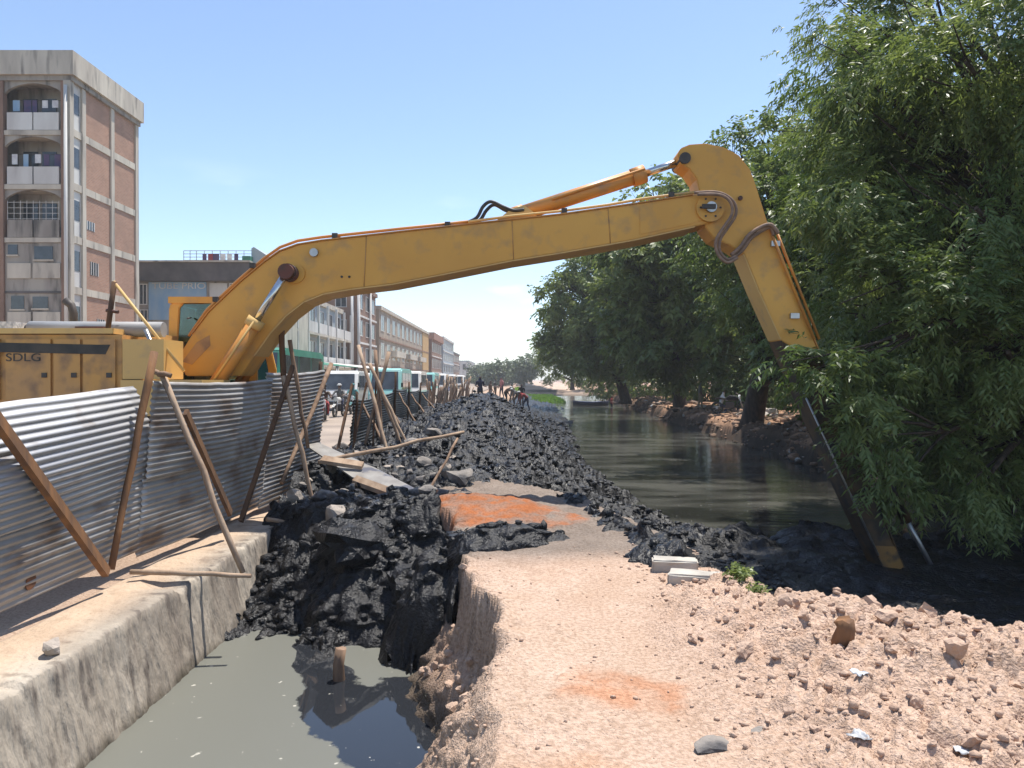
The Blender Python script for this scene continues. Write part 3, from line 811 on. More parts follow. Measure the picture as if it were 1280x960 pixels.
# stub of a stake in the drain water
pw = G(424, 850, POOL_Z)
mb = MB().tube([pw + Vector((0.02,0,-0.35)), pw, pw + Vector((-0.005,0,0.13)), pw + Vector((0.012,0.01,0.27))], [0.052,0.052,0.048,0.050], 9)
tag(mb.jitter(0.006).build('wooden_stake', M['wood']), 'broken wooden stake standing in the drain water', 'stake')

# fallen sheet of metal on the rubble
fs = thing('fallen_sheet', P(455, 592, 11.2), 'bent metal sheet with a wooden batten fallen on the rubble', 'metal sheet')
def slab(pix, th, matl, name, parent):
    top = [P(*p) for p in pix]; mb = MB()
    a = [mb.bm.verts.new(p) for p in top]; b = [mb.bm.verts.new(p - Vector((0,0,th))) for p in top]
    mb.bm.faces.new(a); mb.bm.faces.new(b[::-1])
    for i in range(len(a)):
        j = (i+1) % len(a); mb.bm.faces.new((a[i], b[i], b[j], a[j]))
    bmesh.ops.recalc_face_normals(mb.bm, faces=mb.bm.faces)
    return mb.build(name, matl, parent)
M['tin_bright'] = mat('bent_bright_sheet', (0.30,0.28,0.25), 0.5, (0.20,0.18,0.16), 4, col3=(0.09,0.09,0.11), scale3=3, lo3=0.55, hi3=0.62, metal=0.2)
slab([(382,556,11.9),(398,553,12.1),(470,585,11.3),(522,612,10.3),(510,622,10.1),(440,596,10.7)], 0.02, M['tin_bright'], 'sheet', fs)
slab([(440,600,10.6),(510,625,10.05),(516,619,10.1),(446,594,10.65)], 0.06, M['wood_pale'], 'batten', fs)
slab([(400,575,11.0),(452,583,10.9),(455,577,11.0),(405,569,11.1)], 0.05, M['wood_pale'], 'batten', fs)

# ================================================================== stones
def stone(name, p, s, matl, label, cat, group=None, flat=0.7, sub=2, rough=0.28, boxy=False):
    bm = bmesh.new()
    if boxy:
        bmesh.ops.create_cube(bm, size=1.7)
        bmesh.ops.subdivide_edges(bm, edges=bm.edges, cuts=1, use_grid_fill=True)
    else:
        bmesh.ops.create_icosphere(bm, subdivisions=sub, radius=1.0)
    sx, sy = random.uniform(0.75,1.3), random.uniform(0.7,1.2)
    R_ = Matrix.Rotation(random.uniform(0,6.28), 3, 'Z') @ Matrix.Rotation(random.uniform(-.3,.3), 3, 'X')
    cuts = [Vector((random.uniform(-1,1), random.uniform(-1,1), random.uniform(-.6,1))).normalized() for _ in range(5)]
    for v in bm.verts:
        k = v.co.copy()
        for c in cuts:
            dd = k.dot(c)
            if dd > 0.62: k -= c * (dd - 0.62)
        k *= 1 + rough*0.9*mnoise.fractal(k*1.6 + Vector((p.x*7, p.y*5, 0)), 1.0, 2.0, 3) + random.uniform(-rough, rough)*0.25
        v.co = R_ @ Vector((k.x*sx*s, k.y*sy*s, k.z*flat*s))
    me = bpy.data.meshes.new(name); bm.to_mesh(me); bm.free(); me.materials.append(matl)
    o = link(name, me); o.location = p
    return tag(o, label, cat, group)

def surf(x, y):
    a = np.array([x]), np.array([y])
    return max(float(ground_z(*a)[0]), float(mud_z(*a)[0]))
# rubble between wall end and mud heap
def LBL(i, boxy, small): return ('small ' if small else 'large ') + ('pale' if i else 'dark grey') + (' squared' if boxy else ' rounded') + ' stone in the rubble behind the wall end'
pxs = [(372,628),(352,612),(400,590),(412,612),(432,628),(440,606),(455,615),(470,606),(486,618),(498,632),(520,640),(540,628),(556,612),(545,596),(520,588),(500,600),(478,632),(460,640),(420,646),(404,634),(388,604),(360,590),(536,650),(550,640),(565,600),(575,618),(528,606),(446,590),(424,580)]
for i, (u, v) in enumerate(pxs):
    p = G(u, v, -0.1); p = Vector((p.x, p.y, 0)); p.z = surf(p.x, p.y) + random.uniform(0.0, 0.06)
    stone('rubble_stone', p, random.uniform(0.08, 0.19), M['stone_pale'] if i % 3 == 0 else M['stone'], LBL(i % 3 == 0, i % 4 == 1, False), 'stone', 'rubble stones behind the wall end', boxy=(i % 4 == 1), flat=random.uniform(0.5,0.9))
for i in range(45):
    y = random.uniform(9.4, 12.0); x = random.uniform(-3.0, -1.0)
    stone('rubble_stone', Vector((x, y, surf(x, y)+0.02)), random.uniform(0.04,0.10), M['stone_pale'] if i % 4 == 0 else M['stone'], LBL(i % 4 == 0, i % 5 == 1, True), 'stone', 'rubble stones behind the wall end', boxy=(i % 5 == 1), sub=1)
# big slabs of mud in the drain
def mudblock(u, v, Yd, s, flat, label, dx=0):
    p = P(u, v, Yd)
    return stone('mud_block', p, s, M['mud'], label, 'mud block', 'large blocks of black mud', flat=flat, sub=3, rough=0.5)
mudblock(455, 678, 8.55, 0.50, 0.66, 'largest block of black mud hanging over the drain')
mudblock(566, 715, 7.55, 0.27, 0.95, 'rounded block of black mud against the path edge')
mudblock(515, 740, 7.75, 0.28, 0.85, 'black mud block between the largest block and the path')
# pale stone on the wall top, loose rocks
p = G(62, 818, WALL_Z); stone('loose_stone', p + Vector((0,0,0.04)), 0.06, M['stone_pale'], 'small pale stone sitting on the wall top by the drain', 'stone', boxy=True, flat=1)
p = G(660, 662, 0.0); stone('loose_stone', p + Vector((0,0,0.02)), 0.06, M['stone_pale'], 'small round stone lying on the red earth', 'stone')
p = G(1206, 780, 0.10); stone('loose_stone', p + Vector((0,0,0.02)), 0.06, M['stone_pale'], 'pointed pale stone on the right rim of the earth heap', 'stone', flat=0.6)
p = G(893, 926, 0.02); stone('flat_stone', p + Vector((0,0,-0.012)), 0.105, M['stone'], 'flat grey stone sunk in the path at the bottom', 'stone', flat=0.28)
p = G(955, 918, 0.03); stone('flat_stone', p + Vector((0,0,-0.008)), 0.075, M['stone'], 'smaller flat grey stone right of the sunk flat stone', 'stone', flat=0.3)
LC = 'rounded clod of dry pinkish earth on the right heap'
for i in range(60):
    x = random.uniform(1.0, 3.2); y = random.uniform(2.6, 5.4)
    if x > np.interp(y, [a for a, b in CANAL_EDGE], [b for a, b in CANAL_EDGE]) - 0.1 or x > y*0.72: continue
    s = random.uniform(0.018, 0.042)
    stone('earth_clod', Vector((x, y, float(ground_z(np.array([x]), np.array([y]))[0]) + s*0.25)), s, M['clod'], LC, 'clod', 'earth clods on the right heap', flat=0.75, rough=0.5)
for (u, v, s, lb) in ((1010,862,0.06,None),(930,836,0.05,None),(1110,808,0.06,None),(985,790,0.07,None),(1195,860,0.07,None),(1085,790,0.08,None),(1160,800,0.07,None)):
    p = G(u, v, 0.05); p.z = float(ground_z(np.array([p.x]), np.array([p.y]))[0]) + s*0.3
    stone('earth_clod', p, s, M['clod'], LC, 'clod', 'earth clods on the right heap', flat=0.75, rough=0.5)
LE = 'clod of earth fallen along the pit edge of the path'
for i in range(38):
    y = random.uniform(3.6, 6.4); x = float(np.interp(y, [a for a, b in PIT_EDGE], [b for a, b in PIT_EDGE])) + random.uniform(-0.42, 0.0)
    s = random.uniform(0.018, 0.05)
    stone('edge_clod', Vector((x, y, float(ground_z(np.array([x]), np.array([y]))[0]) + s*0.3)), s, M['clod'], LE, 'clod', 'clods along the pit edge', flat=0.8)

# concrete kerb blocks at the far end of the path
M['kerb'] = mat('kerb_concrete', (0.47,0.43,0.37), 0.9, (0.34,0.31,0.27), 6, bump=0.5, bscale=30, bdist=0.01, spec=0.2)
def kerb(u0, v0, u1, v1, z, w, h, label):
    a, b = G(u0, v0, z), G(u1, v1, z)
    mb = MB().bar(a - Vector((0,0,h/2)), b - Vector((0,0,h/2)), w, h)
    bmesh.ops.subdivide_edges(mb.bm, edges=mb.bm.edges, cuts=3, use_grid_fill=True)
    mb.bevel(0.012, 2, 60).jitter(0.004)
    return tag(mb.build('kerb_block', M['kerb']), label, 'kerb block', 'kerb blocks at the canal end of the path')
kerb(815,697, 872,699, 0.11, 0.16, 0.16, 'rear concrete kerb block at the canal end of the path')
kerb(836,713, 902,718, 0.13, 0.18, 0.20, 'front concrete kerb block at the canal end of the path')

# rubbish
M['plastic'] = mat('white_plastic', (0.60,0.61,0.62), 0.5, (0.28,0.30,0.33), 26)
M['plastic_dark'] = mat('dirty_plastic', (0.16,0.17,0.19), 0.5, (0.5,0.5,0.5), 25)
def scrap(name, p, s, matl, label, cat, n=9, hgt=0.5):
    bm = bmesh.new(); bmesh.ops.create_grid(bm, x_segments=n, y_segments=n, size=s)
    for v in bm.verts:
        v.co.z = s*hgt*(fbm(np.array([v.co.x/s*1.7+p.x*9]), np.array([v.co.y/s*1.7+p.y*9]), 3, 7)[0])
        k = 1 + 0.6*(vnoise(np.array([math.atan2(v.co.y, v.co.x)*1.5+p.x]), np.array([p.y]), 3)[0] - 0.5)
        v.co.x *= k; v.co.y *= k*0.75
    me = bpy.data.meshes.new(name); bm.to_mesh(me); bm.free(); me.materials.append(matl)
    for q in me.polygons: q.use_smooth = True
    o = link(name, me); o.location = p; o.rotation_euler.z = random.uniform(0,6)
    o.modifiers.new('thickness','SOLIDIFY').thickness = 0.002
    return tag(o, label, cat)
def on(u, v, z=0.03):
    p = G(u, v, z); p.z = float(ground_z(np.array([p.x]), np.array([p.y]))[0]) + 0.004; return p
scrap('crumpled_paper', on(1072,888), 0.035, M['plastic'], 'crumpled white scrap on the earth heap below the brown lump', 'litter', hgt=0.8)
scrap('plastic_bag', on(1203,955), 0.042, M['plastic'], 'white plastic bag scrap at the bottom right corner', 'litter', hgt=0.9)
scrap('plastic_wrapper', on(1076,946), 0.04, M['plastic_dark'], 'dirty blue grey wrapper at the bottom edge', 'litter', hgt=0.9)
# brown broken stump of wood in the heap
p = on(1055, 838)
ms = MB().tube([p + Vector((0,0.02,-0.05)), p + Vector((0,0,0.02)), p + Vector((0.004,0,0.085)), p + Vector((0.0,0.0,0.135))], [0.050,0.056,0.052,0.045], 9)
ms.jitter(0.012)
tag(ms.build('wood_stump', M['wood_orange']), 'brown broken stump of wood sticking out of the earth heap', 'stump')
# ================================================================== long reach excavator
def paint(name, c1, c2, grime, lo=0.52, hi=0.78, rough=0.42, **k):
    return mat(name, c1, rough, c2, 1.1, col3=grime, scale3=4.5, lo3=lo, hi3=hi, bump=0.08, bscale=12, bdist=0.01, spec=0.45, rough2=0.6, **k)
M['yellow'] = paint('yellow_paint', (0.70,0.36,0.060), (0.62,0.31,0.06), (0.42,0.24,0.09), 0.52, 0.80)
M['yellow_dusty'] = paint('dusty_yellow_paint', (0.56,0.29,0.075), (0.44,0.245,0.10), (0.25,0.145,0.075), 0.46, 0.68, 0.65)
M['yellow_pale'] = paint('pale_yellow_paint', (0.66,0.42,0.14), (0.58,0.36,0.13), (0.45,0.30,0.15), 0.55, 0.75, 0.55)
M['orange'] = paint('orange_cylinder_paint', (0.62,0.27,0.05), (0.50,0.22,0.06), (0.36,0.2,0.1), 0.55, 0.75, 0.4)
M['arm_mud_shade'] = paint('mud_and_shade_paint', (0.12,0.06,0.018), (0.05,0.03,0.014), (0.016,0.014,0.012), 0.40, 0.60, 0.5)  # mud stain plus foliage shade, both painted into the lower arm's dark colour
M['arm_tip'] = paint('worn_brown_paint', (0.30,0.15,0.035), (0.16,0.08,0.025), (0.04,0.03,0.02), 0.5, 0.65, 0.5)
M['steel'] = mat('chrome_rod', (0.62,0.62,0.62), 0.22, (0.5,0.48,0.45), 6, metal=1.0)
M['iron'] = mat('dark_iron', (0.035,0.032,0.03), 0.6, (0.07,0.055,0.045), 5)
M['rust'] = mat('rust_red_grease', (0.13,0.035,0.02), 0.6, (0.06,0.03,0.02), 9)
M['rubber'] = mat('black_hose', (0.02,0.02,0.022), 0.5, (0.045,0.042,0.04), 8)
M['hose_dusty'] = mat('dusty_hose', (0.30,0.19,0.13), 0.8, (0.18,0.12,0.09), 12)
M['black'] = mat('black_decal', (0.018,0.017,0.016), 0.6, (0.05,0.04,0.03), 6)
M['track'] = mat('muddy_track', (0.05,0.042,0.036), 0.8, (0.12,0.085,0.06), 4)
M['roll'] = mat('grey_rolled_sheet', (0.34,0.34,0.34), 0.6, (0.22,0.21,0.20), 5, stretch=(0.4,1,1))
M['galv'] = mat('galvanised_pipe', (0.5,0.5,0.5), 0.4, (0.36,0.36,0.36), 6, metal=0.8)

def glass_mat(name, tint=(0.75,0.92,0.86), rough=0.03):
    m = bpy.data.materials.new(name); m.use_nodes = True
    n, l = m.node_tree.nodes, m.node_tree.links
    b = n['Principled BSDF']
    out = n['Material Output']
    tr = n.new('ShaderNodeBsdfTransparent'); tr.inputs[0].default_value = (*tint, 1)
    gl = n.new('ShaderNodeBsdfGlossy'); gl.inputs['Roughness'].default_value = rough
    fr = n.new('ShaderNodeFresnel'); fr.inputs['IOR'].default_value = 1.5
    tc = n.new('ShaderNodeTexCoord'); ns = n.new('ShaderNodeTexNoise'); ns.inputs['Scale'].default_value = 3
    l.new(tc.outputs['Object'], ns.inputs['Vector'])
    ad = n.new('ShaderNodeMath'); ad.operation = 'MULTIPLY_ADD'; ad.inputs[1].default_value = 0.10; l.new(ns.outputs['Fac'], ad.inputs[0]); l.new(fr.outputs[0], ad.inputs[2])
    mx = n.new('ShaderNodeMixShader'); l.new(ad.outputs[0], mx.inputs[0]); l.new(tr.outputs[0], mx.inputs[1]); l.new(gl.outputs[0], mx.inputs[2])
    l.new(mx.outputs[0], out.inputs['Surface'])
    return m
M['cabglass'] = glass_mat('cab_glass', (0.45,0.72,0.62))
M['pane'] = mat('window_glass', (0.03,0.035,0.04), 0.08, (0.06,0.07,0.08), 2, spec=0.6)

EY = 10.5                       # vertical plane of boom and arm
ex = thing('excavator', (-5.6, EY, ROAD_Z), 'yellow long reach excavator with its arm dipped in the canal', 'excavator')
def XZ(u, v, Y):
    p = P(u, v, Y); return (p.x, p.z)
BN, BF = EY - 0.27, EY + 0.27   # near and far face of the boom

# --- boom: box section with flange lips
boom_px = [(232,470),(222,447),(240,418),(262,389),(300,353),(330,328),(350,314),(372,306),(402,301),(500,290),(600,279),(700,268.5),(800,254),(868,243.5),(886,243),(899,250),(904,261),(899,272),(886,279),(868,283),(791,300),(700,316),(640,325.5),(545,344.5),(490,355),(440,361),(405,367),(380,377),(358,394),(338,416),(318,444),(300,470)]
pts = [XZ(u, v, BN) for u, v in boom_px]
boom = MB().prism(pts, BN, BF).bevel(0.012, 2).build('boom', M['yellow'], ex)
# flange strips, standing proud of the side plates along the top and the bottom
def strip(px, Ya, Yb, th, matl, name, parent, flip=1):
    mb = MB()
    q = [XZ(u, v, BN) for u, v in px]
    for i in range(len(q)-1):
        a, b = Vector((q[i][0], 0, q[i][1])), Vector((q[i+1][0], 0, q[i+1][1]))
        t = (b-a).normalized(); nn = Vector((-t.z, 0, t.x)) * flip
        b2 = b + t*0.004
        poly = [(a.x, a.z), (b2.x, b2.z), (b2.x + nn.x*th, b2.z + nn.z*th), (a.x + nn.x*th, a.z + nn.z*th)]
        mb.prism(poly, Ya, Yb)
    return mb.build(name, matl, parent)
strip([(240,418),(262,389),(300,353),(330,328),(350,314),(372,306),(402,301),(500,290),(600,279),(700,268.5),(800,254),(866,243.8)], BN-0.022, BF+0.022, 0.014, M['orange'], 'top_flange', boom)
strip([(868,283),(791,300),(700,316),(640,325.5),(545,344.5),(490,355),(440,361),(405,367),(380,377),(358,394),(338,416),(318,444)], BN-0.025, BF+0.025, 0.016, M['yellow_pale'], 'bottom_flange', boom)
# pivot boss at the boom's end
c = XZ(887, 260.5, BN)
MB().disc(c, 0.185, BN-0.05, BN-0.002, 28).bevel(0.01).build('pivot_boss', M['yellow'], boom)
MB().disc(c, 0.070, BN-0.11, BN-0.052, 20).bevel(0.008).build('pin', M['galv'], boom)
for k in range(6):
    a = rad(60*k); MB().disc((c[0]+0.13*math.cos(a), c[1]+0.13*math.sin(a)), 0.014, BN-0.062, BN-0.052, 8).build('bolt', M['iron'], boom)
MB().box(c[0]-0.13, c[0]+0.05, BN-0.135, BN-0.112, c[1]-0.03, c[1]+0.03).bevel(0.006).build('pin_keeper', M['iron'], boom)
# reinforcing plate near the end with its corner welds
q = [XZ(u, v, BN) for u, v in ((800,258),(866,247),(880,248),(880,275),(862,280),(800,293))]
MB().prism(q, BN-0.008, BN-0.0005).build('side_plate', M['yellow'], boom)
# boss of the boom cylinder
cb = XZ(361, 341, BN-0.1)
MB().disc(cb, 0.115, BN-0.17, BF+0.17, 24).bevel(0.012).build('cylinder_boss', M['rust'], boom)
MB().disc((cb[0]+0.06, cb[1]), 0.13, BN-0.03, BN-0.002, 24).build('boss_plate', M['yellow'], boom)
cc = XZ(393, 316, BN); MB().disc(cc, 0.055, BN-0.045, BN-0.001, 16).bevel(0.008).build('work_light', M['galv'], boom)
cc = XZ(432, 346, BN)
for dx in (-0.05, 0.05): MB().disc((cc[0]+dx, cc[1]), 0.016, BN-0.01, BN-0.001, 10).build('drain_hole', M['black'], boom)
# weld seams
for (ua, va, ub, vb) in ((458,295,455,358),(640,276,642,324),(760,261,763,304)):
    a_, b_ = P(ua, va, BN-0.002), P(ub, vb, BN-0.002); MB().tube([a_, a_.lerp(b_, 0.5), b_], 0.007, 6).build('weld_seam', M['yellow_dusty'], boom)
# lower foot patch, scraped
q = [XZ(u, v, BN) for u, v in ((228,452),(246,428),(262,419),(263,432),(240,456))]
MB().prism(q, BN-0.006, BN-0.0005).build('foot_plate', M['yellow_dusty'], boom)
# hydraulic pipes along the boom's back
def pipe(px, Y, r, matl, name, parent, seg=8, dz=0.0):
    return MB().tube([P(u, v, Y) + Vector((0,0,dz)) for u, v in px], r, seg).build(name, matl, parent)
def smooth_px(px, n=6):
    """catmull-rom through pixel points"""
    q = [px[0]] + list(px) + [px[-1]]; out = []
    for i in range(1, len(q)-2):
        p0,p1,p2,p3 = q[i-1],q[i],q[i+1],q[i+2]
        for k in range(n):
            t = k/n
            out.append(tuple(0.5*((2*p1[j]) + (-p0[j]+p2[j])*t + (2*p0[j]-5*p1[j]+4*p2[j]-p3[j])*t*t + (-p0[j]+3*p1[j]-3*p2[j]+p3[j])*t**3) for j in (0,1)))
    return out + [px[-1]]
pipe([(236,420),(258,388),(298,350),(330,323),(350,309),(372,301),(402,296.5),(500,286),(585,277)], BN+0.06, 0.02, M['orange'], 'hydraulic_pipe', boom)
pipe([(236,420),(258,388),(298,350),(330,323),(350,309),(372,301),(402,296.5),(500,286),(585,277)], BN+0.16, 0.02, M['orange'], 'hydraulic_pipe', boom)
pipe([(585,277.5),(640,270),(700,264),(760,256),(800,249),(840,243.5),(870,240)], BN+0.03, 0.018, M['yellow_pale'], 'hydraulic_pipe', boom)
for u, v in ((272,375),(318,333),(420,296),(560,282),(705,265),(838,245)):
    p = P(u, v, BN+0.08); MB().box(p.x-0.035,p.x+0.035,BN-0.01,BN+0.2,p.z-0.03,p.z+0.035).bevel(0.006).build('pipe_clamp', M['iron'], boom)
# black hoses to the arm cylinder
pipe(smooth_px([(582,279),(596,272),(604,258),(614,252),(628,258),(642,263),(655,262)]), BN+0.1, 0.024, M['rubber'], 'hose', boom)
pipe(smooth_px([(586,281),(600,275),(608,263),(618,256),(632,263),(646,267),(657,272)]), BN+0.2, 0.024, M['rubber'], 'hose', boom)

# --- arm cylinder on top of the boom
q = [XZ(u, v, EY-0.1) for u, v in ((618,279),(640,262),(655,258),(664,264),(672,272))]
for dy in (-0.17, 0.11): MB().prism(q, EY+dy, EY+dy+0.06).build('cylinder_bracket', M['yellow_pale'], boom)
ac = MB().tube([P(646,269,EY), P(800,219,EY)], 0.105, 20)
ac = ac.build('arm_cylinder', M['orange'], ex)
MB().tube([P(790,222.5,EY), P(806,217,EY)], 0.125, 20).build('gland', M['orange'], ac)
MB().tube([P(640,271,EY), P(655,266,EY)], 0.12, 18).build('end_cap', M['orange'], ac)
MB().tube([P(804,218,EY), P(857,199.5,EY)], 0.052, 16).build('rod', M['steel'], ac)
MB().tube([P(690,249,EY-0.12), P(806,211,EY-0.12)], 0.018, 8).build('feed_pipe', M['orange'], ac)

# --- boom cylinders, one on each side
for side, Yc in ((-1, EY-0.46), (1, EY+0.46)):
    top = Vector((cb[0], Yc, cb[1])); low = Vector((XZ(258,500,EY-0.46)[0], Yc, XZ(258,500,EY-0.46)[1]))
    d = low - top; L = d.length
    bc = MB().tube([top + d*0.40, low], 0.10, 18).build('boom_cylinder', M['orange'], ex)
    MB().tube([top + d*0.37, top + d*0.43], 0.118, 18).build('gland', M['yellow_pale'], bc)
    MB().tube([top, top + d*0.42], 0.05, 14).build('rod', M['steel'], bc)
    MB().tube([top + Vector((0,-0.07,0)), top + Vector((0,0.07,0))], 0.10, 18).build('rod_eye', M['rust'], bc)
    MB().tube([top + d*0.42 + Vector((0.05,-0.11*1,0.05)), low + Vector((0.1,-0.11,0.2))], 0.016, 8).build('feed_pipe', M['yellow_pale'], bc)

# --- arm
AN, AF = EY - 0.23, EY + 0.23
up_px = [(847,193),(851,185),(862,180.5),(882,179),(905,184),(924,194),(938,212),(947,238),(962,286),(985,345),(1024,441),(1000,437),(976,426),(948,362),(930,318),(912,306),(893,298),(882,284),(876,262),(874,238),(871,224),(862,211),(851,204)]
low_px = [(986,345),(1024,441),(1046,503),(1086,604),(1131,712),(1106,712),(1064,622),(1013,508),(976,424),(960,388)]
arm = MB().prism([XZ(u, v, AN) for u, v in up_px], AN, AF).bevel(0.012, 2).build('arm', M['yellow'], ex)
low = MB().prism([XZ(u, v, AN+0.015) for u, v in low_px], AN+0.015, AF-0.015).bevel(0.012, 2).build('lower_arm', M['arm_mud_shade'], arm)
def strip2(px, Ya, Yb, th, matl, name, parent, flip=1):
    global BN
    s = BN; BN = AN
    o = strip(px, Ya, Yb, th, matl, name, parent, flip); BN = s
    return o
strip2([(962,286),(985,345),(1024,441)], AN-0.02, AF+0.02, 0.014, M['orange'], 'front_flange', arm)
strip2([(1024,441),(1046,503),(1086,604),(1131,712)], AN-0.008, AF+0.008, 0.012, M['arm_mud_shade'], 'front_flange', arm)
strip2([(976,424),(948,362),(930,318)], AN-0.015, AF+0.015, 0.012, M['yellow_pale'], 'rear_flange', arm)
strip2([(1106,712),(1064,622),(1013,508),(977,426)], AN-0.015, AF+0.015, 0.012, M['arm_mud_shade'], 'rear_flange', arm)
MB().prism([XZ(u, v, AN+0.012) for u, v in ((1131,712),(1106,712),(1092,682),(1119,683))], AN+0.003, AF-0.003).build('worn_tip', M['arm_tip'], arm)
pipe([(1001,483),(1050,590),(1098,694)], AN-0.04, 0.014, M['galv'], 'lit_edge_pipe', arm)  # bright pipe added to stand for the lit left edge of the arm
cpv = XZ(856, 198, AN); MB().disc(cpv, 0.075, AN-0.035, AF+0.035, 18).bevel(0.008).build('pin', M['iron'], arm)
for (u, v) in ((976,305),(1000,395)):
    p = P(u-6, v, AN); MB().box(p.x-0.075,p.x+0.04,AN-0.05,AN-0.001,p.z-0.035,p.z+0.035).bevel(0.008).build('pipe_clamp', M['galv'], arm)
cc = XZ(925, 248, AN); MB().disc(cc, 0.03, AN-0.03, AN-0.001, 12).build('grease_nipple', M['rust'], arm)
# pipe down the arm's front and hoses round the joint
pipe([(965,293),(975,318),(1018,424)], AN-0.05, 0.02, M['orange'], 'hydraulic_pipe', arm)
pipe([(972,293),(981,316),(1024,424)], AN+0.05, 0.02, M['orange'], 'hydraulic_pipe', arm)
pipe(smooth_px([(868,241),(893,240),(909,245),(919,256),(919,270),(908,287),(900,300),(900,314),(909,324),(920,320)]), BN-0.12, 0.021, M['hose_dusty'], 'hose', arm)
pipe(smooth_px([(872,243),(896,243),(909,248),(915,258),(914,270),(904,285),(895,301),(897,317),(909,328),(922,322)]), BN-0.18, 0.021, M['hose_dusty'], 'hose', arm)
pipe(smooth_px([(916,322),(928,312),(938,298),(952,288),(963,284),(968,294)]), AN-0.07, 0.030, M['hose_dusty'], 'hose', arm)
pipe(smooth_px([(914,319),(926,308),(936,294),(951,284),(964,281),(973,292)]), AN-0.12, 0.026, M['hose_dusty'], 'hose', arm)
# bucket cylinder, link and bucket, mostly under the sludge
p0, p1 = P(1128,640,EY), P(1172,722,EY)
bl = MB().tube([p0, p1], 0.035, 12).build('bucket_link', M['galv'], arm)
MB().tube([P(1080,545,EY-0.02), P(1134,652,EY-0.02)], 0.075, 14).build('bucket_cylinder', M['arm_mud_shade'], arm)
tip = P(1118, 712, EY)
bk = []
for i in range(10):
    a = rad(100 + i*20); bk.append((tip.x + 0.25 + 0.52*math.cos(a), tip.z - 0.5 + 0.52*math.sin(a)))
mb = MB(); inner = [(tip.x+0.25 + (x-tip.x-0.25)*0.93, tip.z-0.5 + (z-tip.z+0.5)*0.93) for x, z in bk]
mb.prism(bk + inner[::-1], EY-0.4, EY+0.4)
mb.prism(bk, EY-0.43, EY-0.401); mb.prism(bk, EY+0.401, EY+0.43)
bucket = mb.build('bucket', M['arm_mud_shade'], ex)
for k in range(4):
    y = EY - 0.33 + 0.22*k; e = bk[-1]
    MB().prism([(e[0]-0.02, e[1]+0.03),(e[0]+0.05,e[1]-0.03),(e[0]+0.20,e[1]+0.10)], y-0.04, y+0.04).build('tooth', M['iron'], bucket)

# --- upper house
HN = EY - 1.35; HF = EY + 1.35
def hx(u): return XZ(u, 0, HN)[0]
def hz(v): return XZ(0, v, HN)[1]
xr_, xf_ = -8.1, hx(150)          # rear end, front end of the engine housing
zt_, zb_ = hz(416), 0.62
house = MB().box(xr_+0.4, xf_, HN+0.02, HF-0.02, zb_, zt_-0.02).bevel(0.03, 2).build('engine_housing', M['yellow_dusty'], ex)
# counterweight, rounded rear
mb = MB()
outl = [(xr_+0.42, HN+0.03)]
for i in range(9):
    a = rad(-90 - i*22.5); outl.append((xr_+0.30 + 0.32*math.cos(a), EY + (HF-HN-0.06)/2*math.sin(a)) if False else (xr_+0.42 + 0.42*math.cos(rad(270 - i*22.5)), EY + 1.30*math.sin(rad(270 - i*22.5))))
outl.append((xr_+0.42, HF-0.03))
mb.prism(outl, zb_-0.05, zt_+0.02, 'z').bevel(0.03, 2)
mb.build('counterweight', M['yellow_dusty'], ex)
MB().box(xr_+0.5, hx(140), HN-0.012, HF-0.03, zt_-0.01, zt_+0.055).bevel(0.02, 2).build('engine_hood', M['yellow_pale'], ex)
# side doors with gaps and the black stripe
for (ua, ub) in ((-110,-2),(6,62),(66,99),(103,143)):
    d_ = MB().box(hx(ua), hx(ub), HN-0.012, HN+0.021, hz(500), hz(445) if False else hz(424)).bevel(0.008).build('side_door', M['yellow_dusty'], ex)
    MB().box(hx(ub)-0.10, hx(ub)-0.04, HN-0.026, HN-0.0125, hz(472), hz(466)).build('latch', M['iron'], d_)
st = MB().prism([(hx(-110), hz(426)), (hx(122), hz(431)), (hx(137), hz(431)), (hx(131), hz(443)), (hx(-110), hz(438))], HN-0.018, HN-0.0125).build('black_stripe', M['black'], ex)
# lettering
fc = bpy.data.curves.new('lettering', 'FONT'); fc.body = 'SDLG'; fc.size = 0.135; fc.extrude = 0.002
ft = bpy.data.objects.new('tmp_text', fc); C.objects.link(ft)
bpy.context.view_layer.update()
me = bpy.data.meshes.new_from_object(ft.evaluated_get(bpy.context.evaluated_depsgraph_get()))
bpy.data.objects.remove(ft)
xs_ = [v.co.x for v in me.vertices]; k = (hx(49) - hx(6)) / (max(xs_) - min(xs_))
me.transform(Matrix.Translation(Vector((hx(6), HN-0.016, hz(451.5))) - ex.location) @ Matrix.Rotation(rad(90), 4, 'X') @ Matrix.Diagonal((k, 1.0, 1, 1)))
me.materials.clear(); me.materials.append(M['black'])
link('lettering', me, ex)
# fuel tank box ahead of the doors, front deck
MB().box(hx(151), hx(203), HN+0.01, HN+0.55, hz(474), hz(424)).bevel(0.03, 2).build('fuel_tank', M['yellow_pale'], ex)
MB().box(hx(150), hx(252), HN-0.02, HN+0.9, hz(520), hz(475)).bevel(0.015).build('front_deck', M['yellow_pale'], ex)
MB().box(xf_, -3.75, EY-0.55, EY+0.5, 0.62, 1.35).bevel(0.02).build('boom_mount', M['iron'], ex)
